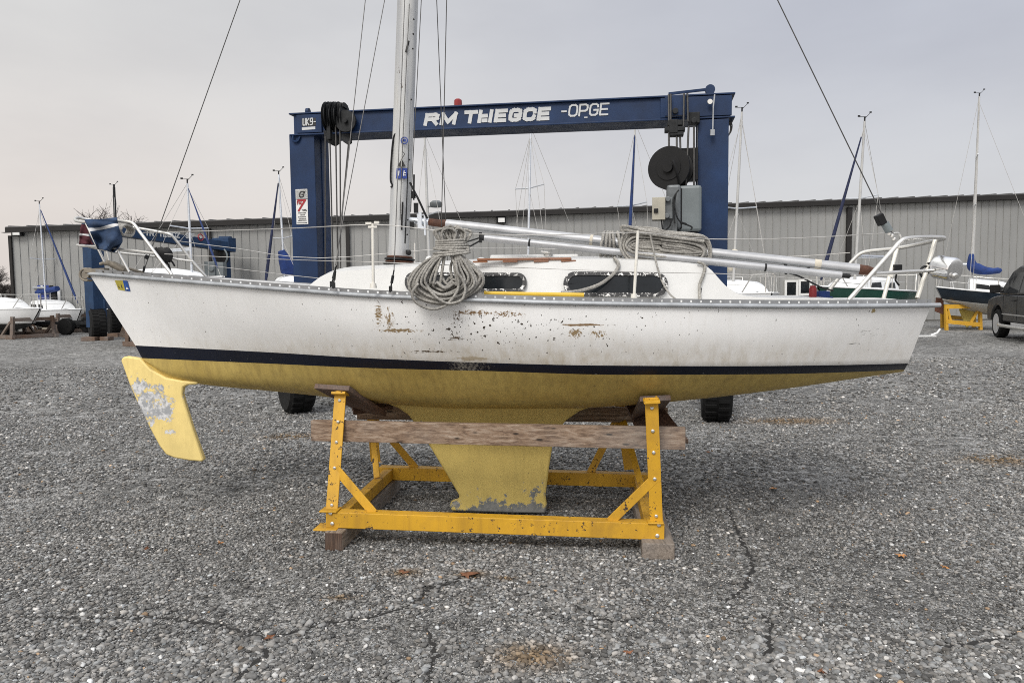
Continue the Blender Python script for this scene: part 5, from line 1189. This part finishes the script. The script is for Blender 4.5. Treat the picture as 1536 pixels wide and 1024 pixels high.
        for sp_ in spread:
            c = base + H * sp_; wd = beam * .26
            for s in (-1, 1): sq.tube([c, c + vv * (s * wd) + V((0, 0, .05))], .02, 6)
            for s in (-1, 1): rigm.tube([W(mt + .02, s * hs, zs(mt)), c + vv * (s * wd) + V((0, 0, .05)), base + H * .95], rw, 5); rigm.tube([W(mt + .05, s * hs, zs(mt)), c - V((0, 0, .05))], rw, 5)
        sq.build('spreader', M['alu'], mo); rigm.build('rigging', M[rig], o)
        tq = MB(); tq.tube([top, top + V((0, 0, .12))], rad * .6, 8); tq.tube([top + V((-.17, 0, .13)), top + V((.06, 0, .13))], .008, 6); tq.tube([top + V((.02, 0, .1)), top + V((.16, 0, .24))], .008, 6); tq.box(top + V((-.17, 0, .15)), (.07, .02, .05)); tq.box(top + V((.17, 0, .26)), (.06, .02, .04)); tq.build('masthead_gear', M['dark_metal'], mo)
        if radar:
            rq = MB(); c = base + H * radar; rq.lathe([(.16, 0), (.2, .05), (.2, .14), (.12, .2)], c + V((.28, 0, 0)), (0, 0, 1), 16); rq.beam(c + V((0, 0, .02)), c + V((.3, 0, .02)), .08, .04); rq.build('radar_dome', M['hub'], mo, 40)
        if furl:
            mt_, f0, f1, rf, side = furl; A_ = fore if side == 'bow' else W(.0, 0, 0); tp_ = base + H * f1; fq = MB(); a = fore.lerp(base + H * .97, f0); b = fore.lerp(base + H * .97, f1); fq.tube([a, a.lerp(b, .1), a.lerp(b, .5), b], [rf * .5, rf, rf * .8, rf * .35], 8); fq.build('furled_jib', M[mt_], o, 50)
        if cover:
            mt_, ln, hz, rr_ = cover; bc = base + V((0, 0, hz)); fq = MB(); e = bc + u * ln + V((0, 0, .02))
            fq.tube([bc - u * .1 + V((0, 0, rr_ * 3.4)), bc + u * .02 + V((0, 0, rr_ * 2.2)), bc + u * .12 + V((0, 0, rr_ * .9)), bc + u * .5 + V((0, 0, .1)), bc.lerp(e, .6), e - u * .05, e], [rr_ * .5, rr_ * .9, rr_ * 1.25, rr_ * 1.1, rr_ * .8, rr_ * .75, rr_ * .4], 10); fq.build('sail_cover', M[mt_], o, 50)
        elif ln_boom:
            fq = MB(); bc = base + V((0, 0, .75)); fq.tube([bc, bc + u * (L * .36)], .05, 8); fq.build('boom', M['alu'], o, 50)
    return o, W, zs, hbm, L, u, vv
ln_boom = True
M['mast_far'] = simple('grey_painted_mast', (.42, .42, .41), .5, 0, .12, 2)
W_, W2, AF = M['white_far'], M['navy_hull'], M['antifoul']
def frame_stand(label, W, z, tpos, half, mat, grp='boat stands in the yard', fancy=False):
    p0 = W(tpos[0], 0, 0).lerp(W(tpos[1], 0, 0), .5); o = thing('boat_stand', V((p0.x, p0.y, 0)), label, 'boat stand', grp); bw = .11
    for t in tpos:
        for s in (-1, 1):
            q = MB(); q.beam(W(t, s * half, .0), W(t, s * half * .92, z), bw, bw, (1, 0, 0)); q.build('leg', mat, o)
        q = MB(); q.beam(W(t, -half, z - .12), W(t, half, z - .12), bw * .9, bw * 1.2); q.build('cross_bar', mat, o)
        q = MB(); q.beam(W(t, -half, .09), W(t, half, .09), bw * .9, bw * 1.2); q.build('cross_bar', mat, o)
    for s in (-1, 1):
        q = MB(); q.beam(W(tpos[0] - .03, s * half * 1.02, .08), W(tpos[1] + .03, s * half * 1.02, .08), bw, bw * 1.3); q.build('base_beam', mat, o)
        q = MB(); q.beam(W(tpos[0], s * half * 1.03, z - .2), W(tpos[0] + (tpos[1] - tpos[0]) * .3, s * half * 1.03, .15), bw * .6, bw * .8, (0, 0, 1)); q.build('brace', mat, o); q = MB(); q.beam(W(tpos[1], s * half * 1.03, z - .2), W(tpos[1] - (tpos[1] - tpos[0]) * .3, s * half * 1.03, .15), bw * .6, bw * .8, (0, 0, 1)); q.build('brace', mat, o)
    return o
# far left: two white boats on brown wooden stands, a third behind the small hoist
r = yard_boat('white sailboat cut by the left edge of the photo, on a brown timber stand', (60, 463, 28), (-45, 460, 31.5), 2.2, .5, .35, (W_, W_, AF), mast=None)
frame_stand('brown timber stand under the white boat cut by the left edge', r[1], .85, (.1, .5), .75, M['stand_wood'])
r = yard_boat('white sailboat with small dark cabin window and bare leaning mast near the warehouse door', (122, 464, 32), (48, 464, 34), 2.1, .52, .3, (W_, W_, AF), cab=(.3, .75, .42), mast=(.6, (59, 306), (68, 440), .038, 'alu'), furl=('jib_bright', .06, .97, .05, 'bow'), spread=(.45,))
frame_stand('brown wooden stand under the boat by the warehouse door', r[1], .85, (.12, .7), .8, M['stand_wood'])
q = MB(); q.tube([r[1](.45, 0, r[2](.4) + .95), r[1](.7, 0, r[2](.6) + .85), r[1](.98, 0, r[2](.9) + .75)], [.12, .13, .08], 10); solo(q, 'sail_bundle', M['cover_blue'], 'blue sail bundle lying above the cabin of the boat by the warehouse door', 'sail', None, 50)
r = yard_boat('white sailboat mostly hidden behind the small blue hoist column', (119, 463, 34), (200, 463, 35), 2.0, .85, .4, (W_, W_, AF), mast=(.45, (171, 281), (173, 335), .075, 'dark_metal'), spread=(.6,))
frame_stand('wooden stand under the boat behind the small hoist', r[1], .7, (.2, .75), .7, M['stand_wood'])
r = yard_boat('white sailboat whose cabin shows between the bow rails of the big boat', (335, 416, 22), (190, 418, 25), 2.5, .7, .4, (W_, W_, AF), cab=(.25, .72, .30), mast=(.4, (281, 275), (284, 335), .038, 'alu'), furl=('jib_bright', .1, .97, .035, 'bow'), spread=(.5,), rails=False)
frame_stand('wooden stand under the boat seen through the bow rails', r[1], .9, (.2, .75), .8, M['stand_wood'])
r = yard_boat('sailboat with dark blue furled jib and blue boom cover left of the blue gantry column', (396, 430, 26), (470, 432, 27.5), 2.4, .7, .4, (W_, W_, AF), mast=(.42, (418, 262), (427, 420), .038, 'alu'), furl=('jib_blue', .02, .95, .06, 'bow'), cover=('cover_blue', 1.0, .25, .24), spread=(.40,), rails=False)
r = yard_boat('sailboat with a radar dome on its tall mast right behind the main mast', (612, 440, 23), (740, 442, 25), 2.5, .7, .4, (W_, W_, AF), mast=(.3, (637, 200), (644, 400), .044, 'mast_far'), spread=(.47,), radar=.52, rails=False)
r = yard_boat('sailboat with a plain grey mast under the middle of the lettered beam', (772, 442, 23), (900, 442, 25.5), 2.6, .7, .4, (W_, W_, AF), mast=(.2, (796, 190), (792, 390), .038, 'alu'), spread=(.33, .62), rails=False)
r = yard_boat('sailboat with bright blue and yellow furled jib beside the hanging cable reel', (937, 442, 23), (1060, 442, 25), 2.6, .7, .4, (W_, W_, AF), mast=(.15, (953, 185), (944, 390), .040, 'mast_far'), furl=('jib_bright', .1, .96, .06, 'bow'), spread=(.5,), rails=False)
r = yard_boat('white sailboat with beige boom cover just right of the blue gantry column', (1158, 440, 21), (1060, 441, 24.5), 2.6, .75, .4, (W_, W_, AF), cab=(.2, .8, .42), mast=(.42, (1113, 168), (1101, 400), .040, 'mast_far'), cover=('beige_cloth', 1.6, .5, .17), spread=(.45,))
r = yard_boat('dark green sailboat with white cabin seen through the stern rail', (1226, 430, 21.5), (1346, 438, 24.5), 2.1, .45, .4, (M['green_hull'], W_, AF), cab=(.2, .75, .40), mast=(.28, (1297, 182), (1284, 390), .040, 'mast_far'), furl=('jib_blue', .04, .93, .06, 'bow'), spread=(.52,))
frame_stand('wooden stand under the dark green sailboat', r[1], .8, (.25, .75), .8, M['stand_wood'])
r = yard_boat('navy sailboat with bright blue boom cover on a small yellow cradle at the right', (1588, 446, 26.5), (1404, 431, 28.3), 2.1, .42, .42, (M['navy_hull'], M['grey_bottom'], M['grey_bottom']), cab=(.25, .72, .42), mast=(.68, (1469, 145), (1459, 385), .040, 'mast_far'), cover=None, spread=(.42, .68), keelcol='bottom_far', kf=(.62, .80, .735, .715), rudder=(1.0, .93, 1.2, .55, 'wood_rudder'))
Wn = r[1]; fq = MB()
bc = Wn(.62, 0, 0); bc.z = P(1460, 402, bc.y).z; e = P(1497, 406, bc.y - .4)
fq.tube(crom([P(1458, 381, bc.y), P(1457, 391, bc.y), P(1459, 399, bc.y), P(1466, 403, bc.y - .1), P(1478, 406, bc.y - .25), P(1490, 406.5, bc.y - .35), P(1498, 405.5, bc.y - .4), P(1501, 404, bc.y - .4)], 5), [float(np.interp(k / 5, range(8), (.09, .13, .19, .2, .15, .11, .11, .06))) for k in range(36)], 10); fq.build('sail_cover', M['cover_blue'], r[0], 50)
st_ = thing('boat_stand', V((P(1442, 470, 26).x, 26, 0)), 'small yellow steel cradle under the navy sailboat at the right', 'boat stand', 'boat stands in the yard')
YS = 27.4
for i, (a, b) in enumerate((((1420, 484), (1419, 457)), ((1471, 488), (1470, 457)), ((1414, 478), (1413, 456)), ((1461, 480), (1461, 458)))):
    Yb = YS if i < 2 else YS + 1.5
    q = MB(); A, B = P(*a, Yb), P(*b, Yb); A.z = 0; q.beam(A, B, .10, .10, (0, 1, 0)); q.build('leg', M['yellow_far'], st_)
for (a, b, Y0, Y1) in (((1419, 482), (1472, 487), YS, YS), ((1414, 475), (1461, 478), YS + 1.5, YS + 1.5), ((1419, 460), (1472, 459), YS, YS), ((1413, 459), (1462, 459), YS + 1.5, YS + 1.5)):
    q = MB(); q.beam(P(*a, Y0 - .004), P(*b, Y1 - .004), .11, .15); q.build('base_beam', M['yellow_far'], st_)
for a, b in (((1421, 462), (1426, 482)), ((1468, 464), (1456, 484))):
    q = MB(); q.beam(P(*a, YS - .02), P(*b, YS - .02), .06, .08); q.build('brace', M['yellow_far'], st_)

# small blue hoist at the left
h2 = thing('boat_hoist', V((P(148, 480, 27.5).x, 28, 0)), 'smaller distant blue hoist with white lettering seen behind the bow rails', 'boat hoist')
Y1, Y2 = 27.0, 33.0
q = MB(); a, b = P(150, 335, Y1), P(341, 361, Y2); q.beam(P(128, 339, Y1), P(349, 371.5, Y2), .4, .40); hb2 = q.build('top_beam', M['steel_blue_far'], h2, bevel=.01)
for px, Y, zt_ in ((142, Y1 + .05, P(142, 350, Y1).z), (334.5, Y2, P(334, 376, Y2).z)):
    c = P(px, 420, Y); q = MB(); q.box(V((c.x, c.y, (zt_ + .5) / 2 - .05)), (.5, .5, zt_ - .5), Matrix.Rotation(R(-28), 3, 'Z')); q.build('column', M['steel_blue_far'], h2, bevel=.02)
q = MB(); c = P(336, 366, Y2 - .1); q.box(c, (.9, .5, .52), Matrix.Rotation(R(-20), 3, 'Z')); q.box(P(338, 357, Y2), (.5, .3, .14)); q.build('end_plate', M['steel_blue_far'], h2, bevel=.02)
tdir = (P(349, 371.5, Y2) - P(128, 339, Y1)); tl_ = tdir.length; tdir.normalize(); bnn = V((tdir.y, -tdir.x, 0)).normalized()
q = MB()
def on2(px, py):
    r_ = ray(px, py); o = P(128, 339, Y1) + bnn * .204; return CAM + r_ * ((o - CAM).dot(bnn) / r_.dot(bnn))
for txt, x0, x1, y0, dy in (('TNTTECCZ', 218, 271, 352.5, 5.8), ('SFF', 279, 292, 356.6, 4.6)):
    o = on2(x0, y0); e = on2(x1, y0 + (x1 - x0) * .075); top = on2(x0, y0 - 8 if len(txt) > 4 else y0 - 6.5); tot = len(txt) * 1.25
    strokes(q, txt, o, (e - o) / tot, V((0, 0, .17)), 0, .25, .045, bnn * .01, 0, .1); q.build('lettering', M['letter'], hb2); q = MB()
c = on2(301, 356); ring = []
for k in range(16):
    a = 2 * math.pi * k / 16; ring.append(c + tdir * (.13 * math.cos(a)) + V((0, 0, .13 * math.sin(a))))
q.tube(ring, .02, 6, closed=True, mat=1); q.prism([c + tdir * -.05 + V((0, 0, -.06)), c + tdir * .06 + V((0, 0, -.02)), c + tdir * .0 + V((0, 0, .07))], bnn * .012, 0)
q.build('emblem', [M['letter'], M['sign_red']], hb2)
q = MB(); c = P(331, 385, Y2 - .5); q.lathe([(.28, -.12), (.36, -.1), (.36, .1), (.28, .12)], c, V((-.3, -1, 0)), 28); q.build('cable_reel', M['black'], h2, 40)
q = MB(); q.lathe([(.38, -.04), (.42, 0), (.38, .04), (.34, 0)], c - V((0, .1, 0)), V((-.3, -1, 0)), 28); q.build('reel_rim', M['grey_box'], h2, 40)
q = MB(); q.box(P(317, 403, Y2 - 1.2), (.45, .4, .6)); q.box(P(329, 404, Y2 - 1.1), (.5, .4, .6)); q.lathe([(.12, 0), (.12, .05)], P(317, 403, Y2 - 1.42), (0, -1, 0), 14); q.build('motor_cabinet', M['grey_box'], h2, bevel=.03)
q = MB(); q.box(P(329, 370, Y2 - .4), (.3, .2, .12)); q.build('pulley', M['rust'], h2)
for px, Y in ((146, Y1 - .1), (173, Y1 + 2.6)): w_ = wheel(px, 484, Y, .56, .5, V((.8, .6, 0)), h2)
q = MB(); c = P(148, 450, Y1); c2 = P(172, 450, Y1 + 2.2); q.beam(V((c.x, c.y, 1.3)), V((c2.x, c2.y, 1.3)), .4, .35); q.build('side_beam', M['steel_blue_far'], h2, bevel=.02)
for px, Y, w_ in ((136, Y1 - .5, .5), (160, Y1 - .4, .3), (172, Y1 + 1.7, .45)):
    c = P(px, 504, Y); q = MB(); q.box(V((c.x, c.y, .07)), (w_, .4, .14)); solo(q, 'wheel_chock', M['stand_wood'], {136: 'brown wooden block left of the small hoist wheel', 160: 'thin brown block right of the near wheel of the small hoist', 172: 'brown wooden block before the far wheel of the small hoist'}[px], 'wooden block', 'wooden blocks round the small hoist wheels', bevel=.01)
q = MB(); a = P(184, 496, Y1 + 1); q.beam(V((a.x, a.y, .02)), V((a.x + .35, a.y + .3, 1.3)), .3, .05, (0, 1, 0)); solo(q, 'leaning_board', M['plank'], 'brown board leaning behind the wheels of the small hoist', 'board')

# low trailer by the warehouse, and odds on the ground
tr3 = thing('boat_trailer', V((P(110, 485, 31).x, 31, 0)), 'low dark boat trailer standing behind the small hoist wheels', 'trailer')
q = MB(); c = P(112, 483, 31.2)
for s in (-1, 1): q.beam(V((c.x - 1.6, c.y + s * .6, .5)), V((c.x + 1.6, c.y + s * .6, .45)), .1, .12)
for k in (-1.4, 0, 1.4): q.beam(V((c.x + k, c.y - .6, .48)), V((c.x + k, c.y + .6, .48)), .1, .1)
q.beam(V((c.x + 1.6, c.y, .45)), V((c.x + 2.8, c.y, .4)), .1, .1); q.build('frame', M['dark_metal'], tr3)
for s in (-1, 1): wheel(proj(V((c.x + .1, c.y + s * .8, .34)))[0], 483, c.y + s * .8, .34, .22, (0.15, 1, 0), tr3)
q = MB(); c = P(70, 492, 32.5); q.box(V((c.x, c.y, .24)), (.9, .5, .26), mat=0); q.lathe([(.15, 0), (.17, .02), (.17, .3), (.12, .36)], V((c.x - .9, c.y, 0)), (0, 0, 1), 14); solo(q, 'drum_and_crate', M['sign_white'], 'white drum and pale crate under the boat by the warehouse door', 'drum') if False else solo(MB().lathe([(.11, 0), (.12, .02), (.12, .26), (.09, .3)], V((c.x - .5, c.y, 0)), (0, 0, 1), 14), 'drum', M['sign_white'], 'small white drum under the boat by the warehouse door', 'drum', None, 40)
q = MB(); q.box(V((c.x + .2, c.y, .12)), (.6, .4, .22)); solo(q, 'crate', M['beige_cloth'], 'pale crate next to the small white drum', 'crate', None, bevel=.02)
q = MB(); c = P(1392, 489, 24); q.beam(V((c.x - .5, c.y, .03)), V((c.x + .25, c.y, .03)), .12, .05); q.tube([V((c.x + .1, c.y, .05)), V((c.x + .3, c.y, .12)), V((c.x + .4, c.y, .25))], .035, 8); solo(q, 'skid', M['white_far'], 'white ski shaped scrap lying on the gravel behind the stern', 'scrap', None, 40)

# ================================================================== dark pickup at the right edge
XS, YF, YBk = 0.0, 5.5, 0.0
_wp = PZ(1495, 506, 0); MB.XF = Matrix.Translation((_wp.x, _wp.y, 0)) @ Matrix.Scale(1.07, 4) @ Matrix.Rotation(R(-18), 4, 'Z') @ Matrix.Translation((-.02, -(YF - .95), 0))
car = thing('parked_suv', MB.XF @ V((.95, 2.7, 0)), 'dark grey four door utility vehicle cut by the right edge of the photo', 'suv')
W1 = 1.9; q = MB()
prof = [(YF, .55), (YF + .05, .85), (YF - .05, 1.12), (YF - .45, 1.22), (YF - 1.25, 1.28), (YF - 2.0, 1.86), (YF - 2.5, 1.95), (YBk + .5, 1.95), (YBk + .12, 1.75), (YBk, 1.2), (YBk, .55)]
def car_x(z): return .0 if z < 1.25 else .14 * (z - 1.25) / .7
low = [(YF, .5), (YF + .05, .85), (YF - .05, 1.10), (YF - .5, 1.2), (YF - 1.3, 1.27), (YBk + .02, 1.27), (YBk - .03, .9), (YBk, .5)]
wx = [(YF - .95, .40), (YBk + 1.05, .40)]; poly = low[:]
def arch(cy, r, n=9): return [(cy + r * math.cos(math.pi * k / n) * (-1 if True else 1), .5 + r * .88 * math.sin(math.pi * k / n)) for k in range(n + 1)]
bottom = [(YBk, .5)] + arch(YBk + 1.05, .52) + arch(YF - .95, .52) + [(YF, .5)]
body = low[:-1] + bottom[:-1]
q.prism([V((XS, y, z)) for y, z in body], (W1, 0, 0)); cb = q.build('body', M['car_paint'], car, 30, bevel=.05)
q = MB(); up_ = [(YF - .92, 1.272), (YF - 1.6, 1.94), (YF - 2.1, 2.08), (YBk + .6, 2.06), (YBk + .2, 1.9), (YBk + .05, 1.272)]
left_ = [V((XS + .03 + .16 * (z - 1.272) / .67, y, z)) for y, z in up_]; rt_ = [V((XS + W1 - .03 - .16 * (z - 1.272) / .67, y, z)) for y, z in up_]; n6 = len(up_)
q.add(left_ + rt_, [tuple(range(n6)), tuple(range(n6, 2 * n6))[::-1]] + [(i, (i + 1) % n6, n6 + (i + 1) % n6, n6 + i) for i in range(n6)]); q.build('cabin', M['car_paint'], car, 30, bevel=.05)
for y0, y1, sl in ((YF - 1.22, YF - 2.62, .42), (YF - 2.72, YF - 3.62, 0), (YF - 3.72, YBk + .5, 0)):
    q = MB(); g = lambda y, z: V((XS + .03 + .16 * (z - 1.272) / .67 - .006, y, z)); q.prism([g(y0, 1.33), g(y1, 1.33), g(y1, 1.90), g(y0 - sl, 1.90)], (.01, 0, 0)); q.build('window', M['car_glass'], car)
q = MB(); q.prism([V((XS + .18, YF - .96, 1.31)), V((XS + W1 - .18, YF - .96, 1.31)), V((XS + W1 - .24, YF - 1.54, 1.88)), V((XS + .24, YF - 1.54, 1.88))], (0, .012, .012)); q.build('windscreen', M['glass'], car)
for dx in (0, 1):
    q = MB(); x = XS - .16 if dx == 0 else XS + W1 + .16; q.box((x, YF - 1.3, 1.44), (.26, .10, .24), None, 0); q.beam((x, YF - 1.3, 1.38), (XS + .05 if dx == 0 else XS + W1 - .05, YF - 1.3, 1.36), .05, .06); q.build('mirror', M['black'], car, bevel=.03)
    for wy in (YF - .95, YBk + 1.05):
        cx_ = XS + .12 if dx == 0 else XS + W1 - .12; rr2 = .42; q = MB(); c = V((cx_, wy, rr2)); q.lathe([(rr2 * .62, -.13), (rr2 * .93, -.13), (rr2, -.09), (rr2, .09), (rr2 * .93, .13), (rr2 * .62, .13)], c, (1, 0, 0), 32); wo = q.build('wheel', M['rubber'], car, 40)
        q = MB(); q.lathe([(rr2 * .70, -.134), (rr2 * .62, -.12), (rr2 * .15, -.085), (rr2 * .15, -.11)], c, (1, 0, 0), 24)
        for k in range(6): a = 2 * math.pi * k / 6; q.beam(c + V((-.105, .09 * math.cos(a), .09 * math.sin(a))), c + V((-.115, rr2 * .58 * math.cos(a), rr2 * .58 * math.sin(a))), .06, .03, (1, 0, 0))
        q.build('rim', M['rim'], wo, 40)
for y in (YF - 2.45, YF - 3.5): q = MB(); q.beam((XS - .03, y - .1, 1.12), (XS - .03, y + .1, 1.12), .02, .03); q.build('door_handle', M['dark_metal'], car, bevel=.006)
q = MB()
for y in (YF - 1.5, YF - 2.67, YF - 3.67): q.box((XS - .001, y, .92), (.008, .012, .66))
q.build('door_seam', M['black'], car)
q = MB(); q.beam((XS - .006, YF - 1.45, .72), (XS - .006, YBk + 1.7, .72), .016, .035); q.build('chrome_strip', M['chrome'], car)
q = MB(); q.tube([(XS - .1, YF - 1.55, .42), (XS - .14, YF - 1.7, .40), (XS - .14, YBk + 1.75, .40), (XS - .1, YBk + 1.65, .42)], .05, 8); q.build('side_step', M['stainless'], car, 50)
for dx in (.22, W1 - .22): q = MB(); q.tube([(XS + dx, YF - 2.5, 2.07), (XS + dx, YF - 2.6, 2.14), (XS + dx, YBk + .9, 2.14), (XS + dx, YBk + .8, 2.07)], .025, 8); q.build('roof_rail', M['stainless'], car, 50)

MB.XF = None
# ================================================================== bare trees
def tree(base, h, seed, label, spread=.6, depth=5, kids=4, r0=.22):
    rn = random.Random(seed); o = thing('bare_tree', V(base), label, 'tree', 'bare trees beyond the warehouse'); t_ = MB(); c = MB(); b = V(base)
    def grow(p, d, L, r, k, mb):
        pts = [p]; q = V(p); dd = V(d)
        for i in range(3):
            dd = (dd + V((rn.gauss(0, .14), rn.gauss(0, .14), rn.gauss(.05, .06)))).normalized(); q = q + dd * (L / 3); pts.append(V(q))
        mb.tube(pts, [r, r * .85, r * .72, r * .55], 6 if k > 2 else 4, caps=False)
        if k == 0: return
        for j in range(kids):
            a = pts[-1] if j < 2 else pts[rn.choice((1, 2))]; nd = (dd + V((rn.gauss(0, spread), rn.gauss(0, spread), rn.gauss(.1, .3)))).normalized(); grow(a, nd, L * rn.uniform(.6, .8), r * .58, k - 1, c)
    grow(b, V((0, 0, 1)), h * .36, r0, depth, t_); t_.build('trunk', M['bark'], o, 60, normals=False); c.build('crown', M['bark'], o, normals=False)
p = P(200, 430, 68); tree((p.x, p.y, 0), 10.7, 5, 'bare grey tree rising over the warehouse roof behind the bow cover', .75, 5, 5)
for i, (px, Y, h) in enumerate(((-8, 90, 5.2), (6, 100, 4.0), (14, 110, 3.4))):
    p = P(px, 440, Y); tree((p.x, p.y, 0), h, 11 + i, ['dark bare tree at the very left edge of the photo', 'low bare tree second from the left edge beside the warehouse corner', 'lowest bare bush touching the warehouse corner'][i], .8, 5, 5, .16)
